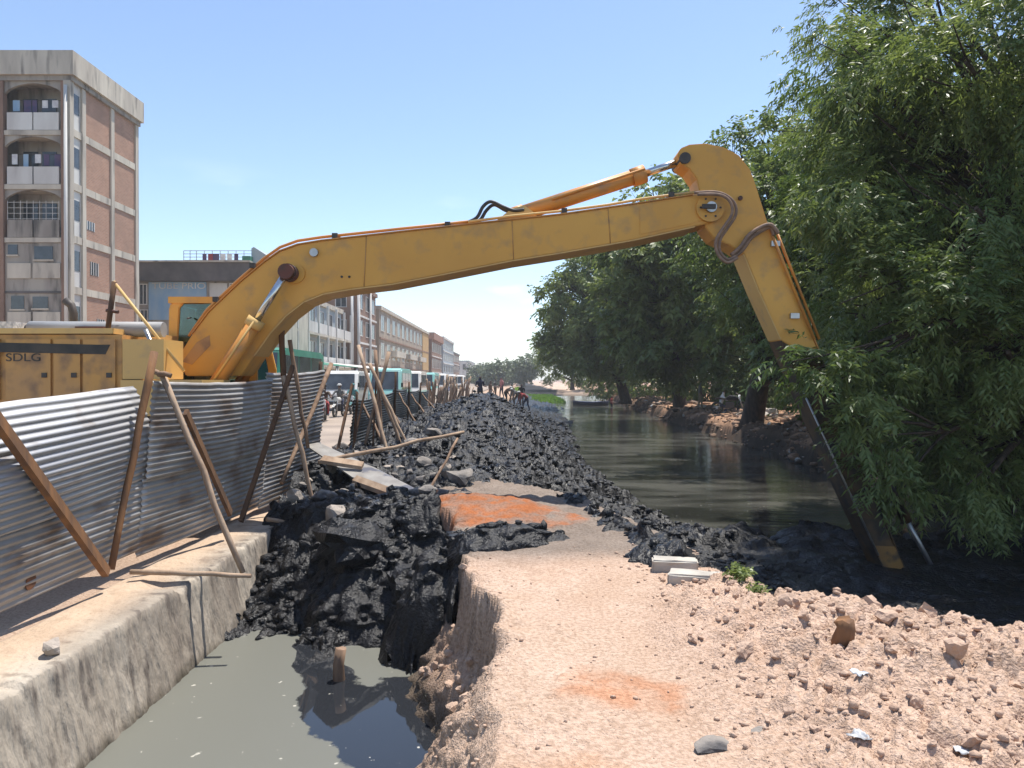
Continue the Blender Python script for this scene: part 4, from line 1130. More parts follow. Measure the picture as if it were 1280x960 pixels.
# things on the hood: exhaust, rolled grey sheet, rails
rl = MB().tube([P(38,411,HN+0.35), P(205,412,HN+0.35)], 0.095, 12).build('rolled_sheet', M['roll'], ex)
MB().tube([P(36,411,HN+0.35), P(33,411,HN+0.35)], 0.05, 12).build('roll_core', M['iron'], rl)
MB().box(P(0,414,HN+0.5).x, P(36,414,HN+0.5).x, HN+0.2, HN+0.75, zt_+0.056, zt_+0.15).bevel(0.03,2).build('air_cleaner', M['plastic'], ex)
ep = P(92, 405, EY+0.3)
MB().tube([ep + Vector((0,0,-0.5)), ep + Vector((0,0,0.15)), ep + Vector((-0.03,0,0.26)), ep + Vector((-0.12,0,0.33))], 0.055, 12).build('exhaust_pipe', M['iron'], ex)
hp1 = [P(134,418,HN+0.1), P(143,352,HN+0.1), P(147,351,HN+0.1), P(228,462,HN+0.1)]
MB().tube(hp1[:2], 0.032, 8).build('rail_post', M['wood_dark'], ex)
MB().tube([hp1[1]-Vector((0.01,0,0)), P(230,464,HN+0.1)], 0.020, 8).build('handrail', M['yellow_pale'], ex)
MB().tube([P(133,388,HN+0.1), P(148,390,HN+0.1)], 0.022, 8).build('rail_clamp', M['rust'], ex)
MB().tube([P(182,412,HN+0.15), P(205,470,HN+0.15)], 0.028, 8).build('step_rail', M['galv'], ex)
MB().box(P(105,410,HN+0.4).x, P(140,410,HN+0.4).x, HN+0.2, HN+0.7, zt_+0.056, zt_+0.09).build('hood_grille', M['rust'], ex)
# --- cab on the far side of the boom
CN, CF = EY + 0.40, EY + 1.33
cxl, cxr = XZ(208,0,CN)[0], -3.62
cz0, cz1 = 0.95, XZ(0,371,CN)[1]
cab = MB()
fr = 0.07
prof = [(cxl, cz0),(cxr+0.1, cz0),(cxr, cz0+0.7),(cxr-0.25, cz1-0.03),(cxl+0.10, cz1-0.03),(cxl+0.02, cz1-0.15)]
cab.box(cxl, cxr, CN, CF, cz0-0.03, cz0+0.22)                       # sill
cab = cab.build('cab', M['yellow'], ex)
def cabpart(name, matl, pts_, y0, y1): return MB().prism(pts_, y0, y1).bevel(0.012, 2).build(name, matl, cab)
for y0 in (CN, CF-0.06):
    cabpart('rear_pillar', M['yellow'], [(cxl, cz0+0.2),(cxl+0.09, cz0+0.2),(cxl+0.17, cz1-0.16),(cxl+0.24, cz1-0.08),(cxl+0.1,cz1-0.05),(cxl+0.02,cz1-0.15)], y0, y0+0.06)
    cabpart('front_pillar', M['yellow'], [(cxr-0.12, cz0+0.2),(cxr, cz0+0.2),(cxr, cz0+0.75),(cxr-0.22, cz1-0.08),(cxr-0.33, cz1-0.08),(cxr-0.12, cz0+0.75)], y0, y0+0.06)
    cabpart('middle_pillar', M['iron'], [(cxl+0.75, cz0+0.2),(cxl+0.81, cz0+0.2),(cxl+0.81, cz1-0.08),(cxl+0.75, cz1-0.08)], y0+0.005, y0+0.05)
    cabpart('side_glass', M['cabglass'], [(cxl+0.08, cz0+0.2),(cxr-0.1, cz0+0.2),(cxr-0.1, cz0+0.75),(cxr-0.3, cz1-0.1),(cxl+0.18, cz1-0.1)], y0+0.025, y0+0.033)
MB().box(cxl+0.02, cxr-0.2, CN-0.02, CF+0.02, cz1-0.09, cz1).bevel(0.035, 3).build('cab_roof', M['yellow'], cab)
MB().box(cxl+0.012, cxl+0.04, CN+0.06, CF-0.06, cz0+0.2, cz1-0.1).build('rear_panel', M['yellow'], cab)
MB().box(cxl+0.25, cxl+0.45, CN+0.25, CF-0.25, cz0+0.22, cz0+1.15).bevel(0.05,2).build('seat_back', M['iron'], cab)
MB().box(cxl+0.3, cxl+0.85, CN+0.25, CF-0.25, cz0+0.22, cz0+0.5).bevel(0.05,2).build('seat', M['iron'], cab)
mp_ = P(350, 402, 10.9)
# mirror behind the boom
MB().tube([(cxl+0.35, CN-0.04, cz1-0.3), (cxl+0.35, CN-0.15, cz1-0.32)], 0.012, 8).build('grab_handle', M['iron'], cab)
# --- undercarriage: turntable and two crawler tracks parallel to the canal
ux = -5.75
MB().tube([(ux, EY, 0.36), (ux, EY, 0.64)], 0.75, 28).build('turntable', M['iron'], ex)
MB().box(ux-0.9, ux+0.9, EY-0.8, EY+0.8, 0.05, 0.37).bevel(0.04).build('chassis', M['track'], ex)
def track(xc):
    r = 0.40; y0, y1 = EY-1.75, EY+1.75; zc = ROAD_Z + 0.06 + r
    loop = []
    for i in range(13): a = rad(90 + 15*i); loop.append((y0 + r*math.cos(a), zc + r*math.sin(a)))
    for i in range(13): a = rad(270 + 15*i); loop.append((y1 + r*math.cos(a), zc + r*math.sin(a)))
    inn = [(EY + (y-EY)*0.94, zc + (z-zc)*0.82) for y, z in loop]
    mb = MB(); n = len(loop)
    for i in range(n):
        j = (i+1) % n
        mb.prism([loop[i], loop[j], inn[j], inn[i]], xc-0.29, xc+0.29, 'x')
    t = mb.build('crawler_track', M['track'], ex)
    for y in (y0, y1): MB().tube([(xc-0.15, y, zc), (xc+0.15, y, zc)], 0.30, 20).build('idler_wheel', M['iron'], t)
    for k in range(6):
        y = y0 + 0.45 + k*0.52; MB().tube([(xc-0.2, y, ROAD_Z+0.24), (xc+0.2, y, ROAD_Z+0.24)], 0.10, 12).build('track_roller', M['iron'], t)
    MB().box(xc-0.12, xc+0.12, y0, y1, zc-0.16, zc+0.16).build('track_frame', M['yellow_dusty'], t)
    # shoe grousers
    L = 3.5; 
    for k in range(19):
        y = y0 + L*k/18
        MB().box(xc-0.30, xc+0.30, y-0.02, y+0.02, zc+r-0.002, zc+r+0.03).build('track_shoe', M['track'], t)
track(ux-1.12); track(ux+1.12)
# ================================================================== trees
def leaf_mat(name, c1, c2, trans=0.32, rough=0.45):
    m = bpy.data.materials.new(name); m.use_nodes = True
    n, l = m.node_tree.nodes, m.node_tree.links
    b = n['Principled BSDF']; b.inputs['Roughness'].default_value = rough; b.inputs['Specular IOR Level'].default_value = 0.45
    va = n.new('ShaderNodeVertexColor'); va.layer_name = 'tint'
    sx = n.new('ShaderNodeSeparateColor'); l.new(va.outputs[0], sx.inputs[0])
    mx = n.new('ShaderNodeMixRGB'); mx.inputs['Color1'].default_value = (*c1, 1); mx.inputs['Color2'].default_value = (*c2, 1)
    l.new(sx.outputs[0], mx.inputs['Fac'])
    tr = n.new('ShaderNodeBsdfTranslucent'); hs = n.new('ShaderNodeHueSaturation'); hs.inputs['Value'].default_value = 1.5; hs.inputs['Saturation'].default_value = 1.1; hs.inputs['Hue'].default_value = 0.485
    l.new(mx.outputs[0], hs.inputs['Color']); l.new(hs.outputs[0], tr.inputs[0])
    l.new(mx.outputs[0], b.inputs['Base Color'])
    ms = n.new('ShaderNodeMixShader'); ms.inputs[0].default_value = trans
    l.new(b.outputs[0], ms.inputs[1]); l.new(tr.outputs[0], ms.inputs[2]); l.new(ms.outputs[0], n['Material Output'].inputs['Surface'])
    return m
M['leaf_a'] = leaf_mat('olive_leaves', (0.080,0.128,0.034), (0.20,0.25,0.082), 0.40)
M['leaf_b'] = leaf_mat('dark_leaves', (0.085,0.130,0.034), (0.185,0.230,0.072), 0.42)
M['leaf_far'] = leaf_mat('greyish_leaves', (0.055,0.082,0.034), (0.11,0.14,0.06))
M['bark'] = mat('tree_bark', (0.075,0.055,0.042), 0.9, (0.035,0.028,0.024), 8, stretch=(1,1,0.3), bump=0.8, bscale=20, bdist=0.03, spec=0.2)

def unit(a): return a / np.maximum(np.linalg.norm(a, axis=-1, keepdims=True), 1e-9)

def sprays(pos, dirs, L, npair, leafl, leafw, droop, tint):
    """compound leaves: leaflets in pairs along a drooping stalk"""
    n = len(pos); up = np.array([0, 0, 1.0])
    side = unit(np.cross(dirs, up) + 1e-4*rng.normal(size=(n, 3)))
    V = []; T = []
    for k in range(npair):
        t = (k + 1) / npair
        base = pos + dirs * (L * t)[:, None] - up * (droop * L * t * t)[:, None]
        for s in (-1, 1):
            d = unit(dirs * 0.55 + side * s * 0.75 + rng.normal(0, 0.25, (n, 3)) + np.array([0, 0, -0.45]))
            nn = unit(np.cross(d, side) + rng.normal(0, 0.5, (n, 3)))
            w = unit(np.cross(d, nn))
            l_ = (leafl * rng.uniform(0.7, 1.2, n))[:, None]; w_ = w * (leafw * rng.uniform(0.8, 1.2, n))[:, None]
            V.append(np.stack([base, base + d*l_*0.45 + w_, base + d*l_ - up*l_*0.12, base + d*l_*0.45 - w_], 1)); T.append(tint + rng.normal(0, 0.08, n))
    V = np.concatenate(V); T = np.concatenate(T)
    return V, T

def clump_points(c, r, n, shell=0.55):
    d = unit(rng.normal(size=(n, 3)))
    rr = (shell + (1 - shell) * rng.random(n)) 
    return c + d * rr[:, None] * r, d

def leaf_mesh(name, V, T, matl, origin):
    n = len(V)
    f = np.arange(n*4).reshape(n, 4)
    col = np.repeat(np.clip(T, 0, 1), 4)
    return mesh_np(name, V.reshape(-1, 3) - np.array(origin), f, matl, False, np.stack([col]*3, 1))

def limb_pts(a, b, bend, n=7):
    a, b = np.array(a, float), np.array(b, float)
    mid = (a + b)/2 + np.array([0, 0, bend]) + rng.normal(0, 0.05, 3)*np.linalg.norm(b-a)
    out = []
    for i in range(n):
        t = i/(n-1); out.append(tuple((1-t)**2*a + 2*t*(1-t)*mid + t*t*b))
    return out

def tree(name, base, h, r0, clumps, matl, label, group, spray, n_per, fork=0.35, lean=(0,0)):
    """clumps: list of (centre, radii); spray: (L, npair, leafl, leafw, droop)"""
    root = thing(name, base, label, 'tree', group)
    base = Vector(base)
    topp = base + Vector((lean[0], lean[1], h))
    tp = [base + Vector((0,0,-0.3)), base + Vector((0.03,0,0.15)), base.lerp(topp, 0.2) + Vector((random.uniform(-.1,.1),0,0)), base.lerp(topp, 0.5), base.lerp(topp, 0.8), topp]
    MB().tube(tp, [r0*1.5, r0*1.15, r0*0.95, r0*0.75, r0*0.5, r0*0.2], 10).build('trunk', M['bark'], root)
    mb = MB()
    for (c, r) in clumps:
        t = min(0.95, max(fork*0.6, random.uniform(fork, 0.85) * min(1, (c[2] - base.z)/h + 0.15)))
        a = base.lerp(topp, t)
        if r[1] < 0.5 and len(clumps) > 60:
            big = [q_ for q_ in clumps if q_[1][1] > 0.6]
            a = Vector(min(big, key=lambda q_: abs((Vector(q_[0]) - Vector(c)).length - 0.9))[0])
            mb.tube(limb_pts(a, c, 0.1), [0.022*(1 - 0.8*i/6) + 0.004 for i in range(7)], 5)
            continue
        q = limb_pts(a, c, 0.08*np.linalg.norm(np.array(c) - np.array(a)))
        ra = r0 * 0.42 * (1 - t*0.5)
        mb.tube(q, [ra*(1 - 0.85*i/6) + 0.012 for i in range(7)], 6)
        for _ in range(3):
            e = np.array(c) + rng.normal(0, 0.5, 3)*np.array(r)
            mb.tube(limb_pts(q[4], e, 0.05, 4), [0.03,0.022,0.015,0.008], 5)
    mb.build('limbs', M['bark'], root)
    VV, TT = [], []
    L, npair, ll, lw, droop = spray
    for (c, r) in clumps:
        c = np.array(c); r = np.array(r)
        n = int(n_per * (r[0]*r[1]*r[2]) ** (2/3) / 0.55)
        # a clump is made of smaller tufts
        nt = max(4, n // 26)
        tc_, td = clump_points(c, r, nt, 0.45)
        idx = rng.integers(0, nt, n)
        pos = tc_[idx] + rng.normal(0, 0.19, (n, 3)) * r.mean()
        d = unit(td[idx]*0.8 + unit(pos - c)*0.4 + rng.normal(0, 0.45, (n, 3)) + np.array([0, 0, -0.05]))
        tint = np.clip(0.45 + rng.normal(0, 0.2, nt)[idx] + rng.normal(0, 0.1) + rng.normal(0, 0.1, n), 0, 1)
        v, t = sprays(pos, d, L * rng.uniform(0.6, 1.25, n), npair, ll, lw, droop, tint)
        VV.append(v); TT.append(t)
    V = np.concatenate(VV); T = np.concatenate(TT)
    link('crown', leaf_mesh('crown', V, T, matl, base), root)
    return root, len(V)

def make_clumps(center, radii, n, rmin, rmax, zmin=-9, seed=0, cut=None):
    g = np.random.default_rng(seed); out = []
    center, radii = np.array(center, float), np.array(radii, float)
    tries = 0
    while len(out) < n and tries < 4000:
        tries += 1
        d = unit(g.normal(size=3)); rr = 0.35 + 0.65*g.random()**0.5
        c = center + d * radii * rr
        if c[2] < zmin: continue
        if cut is not None and not cut(c): continue
        r = g.uniform(rmin, rmax)
        out.append((tuple(c), (r*g.uniform(1, 1.35), r*g.uniform(1, 1.35), r*g.uniform(0.6, 0.85))))
    return out

def uv(c):   # pixel of a point, for checking silhouettes while planning the crowns
    y = c[1]*_cp - (c[2]-CAM_Z)*_sp
    return 640 + 960*c[0]/y, 480 - 960*(c[1]*_sp + (c[2]-CAM_Z)*_cp)/y

NEAR_SPRAY = (0.36, 7, 0.12, 0.0155, 0.35)
# T1: the big tree at the right, its boughs hanging over the canal
def cut1(c):
    u, v = uv(c)
    lim = np.interp(v, [-400, 0, 60, 120, 200, 300, 420, 520, 620, 700], [1110, 1095, 1075, 1060, 1045, 1060, 1075, 1090, 1130, 1180])
    return u > lim and c[1] > 8.8
cl = make_clumps((8.8, 13.2, 4.6), (5.2, 4.6, 5.4), 150, 0.62, 0.98, -0.55, 3, cut1)
for (u, v, Yd, r) in ((1085,20,13,.6),(1065,75,13,.55),(1050,125,13.4,.55),(1095,110,12.4,.7),(1060,190,14,.7),(1015,165,15.5,.75),(1085,260,11.6,.7),(1130,330,10.6,.7),(1220,260,10,.7),(1085,415,10.0,.42),(1050,452,9.75,.36),(1018,462,9.6,.27),(990,452,9.5,.2),(1085,490,9.7,.42),(1062,520,9.7,.25),(1105,545,9.7,.42),(1095,590,9.8,.3),(1130,610,9.8,.35),(1040,480,9.6,.26),(1075,540,9.6,.3),(1060,470,9.5,.3),(1140,560,10.6,.5),(1150,620,11.2,.55),(1185,540,10.2,.55),(1240,590,10.2,.6),(1210,640,11.5,.55),(1265,650,11.0,.5),(1180,400,10,.7),(1260,440,9.8,.7),(1130,200,12,.8),(1200,120,11.5,.85),(1260,40,11,.9),(1150,40,12.5,.8),(1290,300,10.5,.9),(1300,160,11,.9),(1110,690,13.5,.5),(1095,432,11.2,.6),(1120,470,11.4,.6),(1070,395,11.3,.5)):
    p = P(u, v, Yd); cl.append((tuple(p), (r*1.15, r*1.15, r*0.72)))
_, k1 = tree('broadleaf_tree', (10.4, 13.6, float(ground_z(np.array([10.4]), np.array([13.6]))[0])), 7.2, 0.30, cl, M['leaf_a'], 'largest nearest tree, narrow leaves, hanging over the canal and excavator arm', 'trees on the far bank', NEAR_SPRAY, 165, 0.3, (-1.0, 0.2))

MID_SPRAY = (0.50, 5, 0.21, 0.036, 0.3)
FAR_SPRAY = (0.75, 4, 0.36, 0.085, 0.25)
def cut_fn(tab_l, tab_t=None):
    def f(c):
        u, v = uv(c)
        return u > np.interp(v, [a for a, b in tab_l], [b for a, b in tab_l]) and (tab_t is None or v > tab_t)
    return f
# T2: tree behind the arm
cl = make_clumps((10.6, 26.5, 6.2), (5.2, 5.0, 5.6), 95, 0.9, 1.45, 2.1, 5, cut_fn([(100,960),(160,925),(200,905),(260,900),(400,880),(480,880)], 165))
for (u, v, Yd, r) in ((905,178,25,.5),(925,188,25,.7),(900,215,25,.6),(960,175,25,.8),(985,150,26,.7),(1000,190,25,.9),(930,250,24,.8),(1040,230,24,1.0)):
    p = P(u, v, Yd); cl.append((tuple(p), (r, r, r*0.8)))
_, k2 = tree('broadleaf_tree', (9.9 + 0.4, 33.0, -0.4), 8.0, 0.42, cl, M['leaf_a'], 'tall tree behind the excavator arm, right of the thin topped tree', 'trees on the far bank', MID_SPRAY, 46, 0.35, (0.2,-4))
# T3 and T4: the two crowns left of the arm
cl = make_clumps((9.8, 46, 7.2), (4.3, 5.0, 6.2), 95, 1.1, 1.75, 2.6, 7, cut_fn([(150,830),(220,790),(260,770),(330,745),(470,740)], 235))
for (u, v, Yd, r) in ((815,235,47,.9),(840,228,47,.9),(800,262,46,1.0),(860,245,46,1.2),(770,310,44,1.1)):
    p = P(u, v, Yd); cl.append((tuple(p), (r, r, r*0.8)))
_, k3 = tree('broadleaf_tree', (10.9, 50, -0.35), 9, 0.4, cl, M['leaf_b'], 'rounded bright tree in the middle of the bank, under the boom end', 'trees on the far bank', FAR_SPRAY, 21, 0.35, (-0.6,-3))
cl = make_clumps((8.4, 66, 7.0), (5.6, 5.5, 6.2), 100, 1.3, 2.0, 2.6, 9, cut_fn([(250,720),(330,690),(400,668),(470,662)], 318))
_, k4 = tree('broadleaf_tree', (10.3, 70, -0.4), 8.5, 0.45, cl, M['leaf_b'], 'leftmost dark tree of the far bank, where the canal narrows', 'trees on the far bank', FAR_SPRAY, 17, 0.35, (-2,-3))
# trees behind
FILL = [((16,21),(15.5,21.5,6.0),(5,4,6),60,'M','dark tree behind the largest tree at the right edge'),
        ((20,37),(20,37,6.5),(5,5,6.5),60,'F','dark tree filling the gap behind the excavator arm'),
        ((20,57),(20,57,7.0),(5.5,5,6.5),50,'F','tree far back behind the rounded bright tree'),
        ((17,86),(14.5,88,7.0),(7,6,6.5),50,'F','tree far back behind the leftmost dark tree'),
        ((13,112),(13,112,5.5),(6,6,5),40,'F','tree where the far bank meets the canal end'),
        ((11,140),(11,140,5.5),(8,7,5),40,'F','small looking tree beyond the canal end')]
ks = 0
for (b, c, r, n, kind, lb) in FILL:
    lim = {21: [(0,1110),(200,1060),(480,1040)], 37: [(150,1010),(480,960)], 57: [(230,850),(480,800)], 86: [(300,740),(480,690)], 112: [(300,720),(480,680)], 140: [(300,690),(480,660)]}[b[1]]
    cl = make_clumps(c, r, n, 1.3, 2.1, 0.6, b[1], cut_fn(lim, {21: -300, 37: 200, 57: 262, 86: 335, 112: 395, 140: 415}[b[1]]))
    _, k = tree('broadleaf_tree', (b[0], b[1], -0.2), c[2]+1, 0.35, cl, M['leaf_b'], lb, 'trees on the far bank', FAR_SPRAY, 11, 0.35)
    ks += k
# bushes under the trees on the bank
def bush(p, r, n, label, spray, matl, group='bushes on the far bank'):
    root = thing('bush', p, label, 'bush', group)
    p = np.array(p)
    mb = MB(); 
    for i in range(7):
        e = p + np.array([random.uniform(-.7,.7)*r[0], random.uniform(-.7,.7)*r[1], r[2]*random.uniform(0.5,0.9)])
        mb.tube(limb_pts(p - np.array([0,0,0.1]), e, 0.1, 5), [0.05,0.04,0.03,0.02,0.01], 5)
    mb.build('stems', M['bark'], root)
    pos, d = clump_points(p + np.array([0, 0, r[2]*0.5]), np.array(r), n, 0.4)
    pos[:, 2] = np.maximum(pos[:, 2], p[2] + 0.05)
    v, t = sprays(pos, unit(d + rng.normal(0, .4, (n, 3))), spray[0]*rng.uniform(.6,1.2,n), spray[1], spray[2], spray[3], spray[4], np.clip(0.35 + rng.normal(0,.2,n), 0, 1))
    link('foliage', leaf_mesh('foliage', v, t, matl, p), root)
for (x, y, r, lb) in ((9.4,12.0,(1.3,1.2,1.5),'dark bush under the boughs of the largest tree'),(9.9,15.5,(1.4,1.5,1.6),'dark bush on the bank right of the arm tip'),
                      (9.8,19.0,(1.5,1.6,1.7),'dark bush on the bank left of the arm'),(12.6,24,(2.2,2.0,2.4),'broad bush in the shade behind the arm'),
                      (13.2,30,(2.2,2.2,2.3),'broad bush in the shade between the trunks'),(14,43,(2.6,2.5,2.6),'wide bush in the shade under the rounded tree'),
                      (14.5,58,(3,3,2.8),'wide bush in the shade further along the bank'),(14,75,(3,3,2.8),'wide bush under the leftmost dark tree'),(12.4,95,(3.4,3,3.0),'low bush at the far end of the bank')):
    near = y < 20
    bush((x, y, float(ground_z(np.array([x]), np.array([y]))[0])), r, 900 if near else 700, lb, (0.32,6,0.12,0.018,.3) if near else (0.5,4,0.30,0.07,.3), M['leaf_b'])
# far hazy trees at the end of the canal
for i, (u, w, top, Yd, lb) in enumerate(((618,26,455,210,'far grey tree left of the canal end'),(640,22,457,230,'far grey tree in the middle of the canal end'),(655,20,452,200,'far grey tree right of the canal end'),(600,18,462,240,'low far grey tree by the end of the houses'))):
    c = P(u, (top+474)/2, Yd); rx = w/960*Yd*0.62; rz = (474-top)/960*Yd*0.55
    cl = make_clumps(tuple(c), (rx, rx, rz), 24, 1.4, 2.4, 0.3, 40+i)
    tree('distant_tree', (c.x, Yd, -0.45), c.z+0.5, 0.3, cl, M['leaf_far'], lb, 'far trees at the canal end', (1.1,3,0.6,0.2,0.2), 7, 0.4)
# weeds by the kerb blocks and water
def weed(p, s, n, label):
    root = thing('weed', p, label, 'weed', 'weeds at the canal end of the path')
    p = np.array(p); pos = p + rng.normal(0, s*0.35, (n, 3))*np.array([1,1,0]); d = unit(rng.normal(0, .5, (n, 3)) + np.array([0,0,0.9]))
    v, t = sprays(pos, d, s*rng.uniform(.5,1.1,n), 3, s*0.35, s*0.08, 0.2, np.clip(0.8 + rng.normal(0,.2,n), 0, 1))
    link('leaves', leaf_mesh('leaves', v, t, M['leaf_a'], p), root)
weed(on(925,742), 0.11, 60, 'small bright green weed right of the kerb blocks')
weed(on(948,752), 0.08, 40, 'smaller weed on the rim of the earth heap')
# grass strip at the far end of the canal
n = 5000; px_ = rng.uniform(0.5, 6.0, n); py_ = rng.uniform(85, 118, n)
hgt = rng.uniform(0.15, 0.45, n); a = rng.uniform(0, 6.28, n)
b0 = np.stack([px_, py_, np.maximum(ground_z(px_, py_), WATER_Z)], 1); w = np.stack([np.cos(a), np.sin(a), a*0], 1)*0.14
tipv = b0 + np.stack([rng.normal(0,.1,n), rng.normal(0,.1,n), hgt], 1)
V = np.stack([b0 - w, b0 + w, tipv + w*0.2, tipv - w*0.2], 1)
o = link('bank_grass', leaf_mesh('bank_grass', V, np.full(n, 1.0), leaf_mat('bright_grass', (0.10,0.20,0.03), (0.16,0.30,0.05)), (0,0,0)))
tag(o, 'bright green grass at the far end of the canal', kind='stuff')
print('LEAF QUADS', k1, k2, k3, k4, ks)
# ================================================================== buildings along the street
M['plaster'] = mat('grey_plaster', (0.38,0.345,0.30), 0.9, (0.24,0.21,0.185), 1.0, col3=(0.11,0.10,0.09), scale3=1.9, lo3=0.54, hi3=0.70, stretch=(1,1,0.22), spec=0.2)
M['cream'] = mat('cream_plaster', (0.58,0.52,0.43), 0.9, (0.42,0.37,0.31), 1.2, col3=(0.22,0.195,0.17), scale3=2.2, lo3=0.56, hi3=0.74, stretch=(1,1,0.2), spec=0.2)
M['white'] = mat('white_plaster', (0.66,0.64,0.60), 0.9, (0.50,0.47,0.44), 0.8, col3=(0.33,0.3,0.28), scale3=1.6, lo3=0.62, hi3=0.8, stretch=(1,1,0.3), spec=0.2)
M['brown'] = mat('brown_plaster', (0.30,0.19,0.14), 0.9, (0.22,0.14,0.105), 1.2, stretch=(1,1,0.4), spec=0.2)
M['ochre'] = mat('ochre_plaster', (0.52,0.34,0.15), 0.9, (0.42,0.27,0.13), 1.2, spec=0.2)
M['tan'] = mat('tan_plaster', (0.42,0.34,0.26), 0.9, (0.30,0.25,0.2), 0.8, stretch=(1,1,0.4), spec=0.2)
M['bluegrey'] = mat('blue_grey_plaster', (0.33,0.38,0.41), 0.9, (0.42,0.45,0.46), 0.8, spec=0.2)
M['roofdark'] = mat('dark_roof', (0.15,0.13,0.125), 0.8, (0.09,0.085,0.08), 1.0, spec=0.3)
M['tile'] = mat('terracotta_roof', (0.33,0.16,0.10), 0.85, (0.22,0.12,0.09), 2.0)
M['shade'] = mat('dark_room', (0.035,0.032,0.03), 0.9, (0.06,0.055,0.05), 2)
M['bluebanner'] = mat('faded_blue_banner', (0.20,0.34,0.50), 0.7, (0.32,0.42,0.50), 1.2, stretch=(1,1,0.4))
M['clothes_w'] = mat('white_cloth', (0.7,0.68,0.66), 0.9, (0.5,0.48,0.5), 3)
M['clothes_b'] = mat('dark_blue_cloth', (0.05,0.05,0.12), 0.9, (0.10,0.06,0.12), 3)
M['clothes_r'] = mat('red_cloth', (0.30,0.05,0.05), 0.9, (0.2,0.04,0.06), 3)
M['green_metal'] = mat('green_metal', (0.04,0.22,0.14), 0.6, (0.05,0.15,0.1), 3)

def brick_mat():
    m = bpy.data.materials.new('red_brickwork'); m.use_nodes = True
    n, l = m.node_tree.nodes, m.node_tree.links; b = n['Principled BSDF']; b.inputs['Roughness'].default_value = 0.9; b.inputs['Specular IOR Level'].default_value = 0.2
    tc = n.new('ShaderNodeTexCoord'); mp = n.new('ShaderNodeMapping'); mp.inputs['Rotation'].default_value = (rad(90), 0, rad(90))
    sp = n.new('ShaderNodeSeparateXYZ'); l.new(tc.outputs['Object'], sp.inputs[0]); cb_ = n.new('ShaderNodeCombineXYZ'); l.new(sp.outputs['Y'], cb_.inputs[0]); l.new(sp.outputs['Z'], cb_.inputs[1])
    br = n.new('ShaderNodeTexBrick'); br.inputs['Scale'].default_value = 1.0; br.inputs['Brick Width'].default_value = 0.24; br.inputs['Row Height'].default_value = 0.09; br.inputs['Mortar Size'].default_value = 0.010
    br.inputs['Color1'].default_value = (0.46,0.25,0.165,1); br.inputs['Color2'].default_value = (0.37,0.19,0.125,1); br.inputs['Mortar'].default_value = (0.42,0.34,0.28,1)
    l.new(cb_.outputs[0], br.inputs['Vector'])
    ns = n.new('ShaderNodeTexNoise'); ns.inputs['Scale'].default_value = 0.8; ns.inputs['Detail'].default_value = 6; l.new(tc.outputs['Object'], ns.inputs['Vector'])
    r = n.new('ShaderNodeMapRange'); r.inputs['From Min'].default_value = .35; r.inputs['From Max'].default_value = .7; r.inputs['To Min'].default_value = 0.0; r.inputs['To Max'].default_value = 0.35; l.new(ns.outputs['Fac'], r.inputs['Value'])
    mx = n.new('ShaderNodeMixRGB'); l.new(r.outputs[0], mx.inputs['Fac']); l.new(br.outputs['Color'], mx.inputs['Color1']); mx.inputs['Color2'].default_value = (0.22,0.15,0.115,1)
    l.new(mx.outputs[0], b.inputs['Base Color']); return m
M['brickwork'] = brick_mat()

# --- apartment block at the left: front towards the camera, brick gable towards the street
BX, BY0, BY1 = -24.06, 42.0, 49.6      # corner x, front y, rear y
BX0 = -40.0
ap = thing('apartment_block', (-30, 45, ROAD_Z), 'tall five storey block with brick panels in a pale concrete grid', 'building')
TOP = 19.4
MB().box(BX0, BX-0.25, BY0+0.25+1.4, BY1-0.2, ROAD_Z-0.5, 17.9).build('core', M['plaster'], ap)
MB().box(BX0, BX+0.25, BY0-0.25, BY1+0.2, 18.1, TOP).bevel(0.05).build('parapet', M['cream'], ap)
MB().box(BX0, BX+0.10, BY0-0.10, BY1+0.05, 17.82, 18.1).build('cornice', M['plaster'], ap)
floors = [17.85, 15.1, 12.15, 9.25, 6.45, 3.4, -0.3]
# gable: columns, beams and brick panels
ycols = [42.05, 43.25, 46.35, 49.35]
for i, yc in enumerate(ycols):
    MB().box(BX-0.35, BX+0.02+0.004*i, yc-0.18, yc+0.18, ROAD_Z-0.4, 17.82).build('column', M['cream'], ap)
for z in floors[1:-1]:
    MB().box(BX-0.3, BX-0.012, BY0, BY1, z-0.20, z+0.20).build('floor_beam', M['cream'], ap)
for zi in range(6):
    z1, z0 = floors[zi] - 0.2, floors[zi+1] + 0.2
    if zi == 0: z1 = 17.82
    # narrow first bay: pale wall with a window
    wl_ = MB().box(BX-0.3, BX-0.10, ycols[0]+0.18, ycols[1]-0.18, z0, z1).build('narrow_wall', M['white'], ap)
    MB().box(BX-0.2, BX-0.085, ycols[0]+0.32, ycols[1]-0.30, z0+0.9, z0+2.0).build('window', M['pane'], ap)
    for a, b in ((1,2),(2,3)):
        bp_ = MB().box(BX-0.3, BX-0.07, ycols[a]+0.18, ycols[b]-0.18, z0, z1).build('brick_panel', M['brickwork'], ap)
for (y, zz, h) in ((44.4, 7.9, 0.75), (45.1, 4.6, 0.9), (44.0, 10.3, 0.5)):
    w_ = MB().box(BX-0.12, BX-0.055, y-0.45, y+0.45, zz-h/2, zz+h/2).build('window', M['pane'], ap)
    for k in range(4):
        MB().box(BX-0.055, BX-0.035, y-0.4+k*0.25, y-0.34+k*0.25, zz-h/2, zz+h/2).build('window_bar', M['white'], w_)
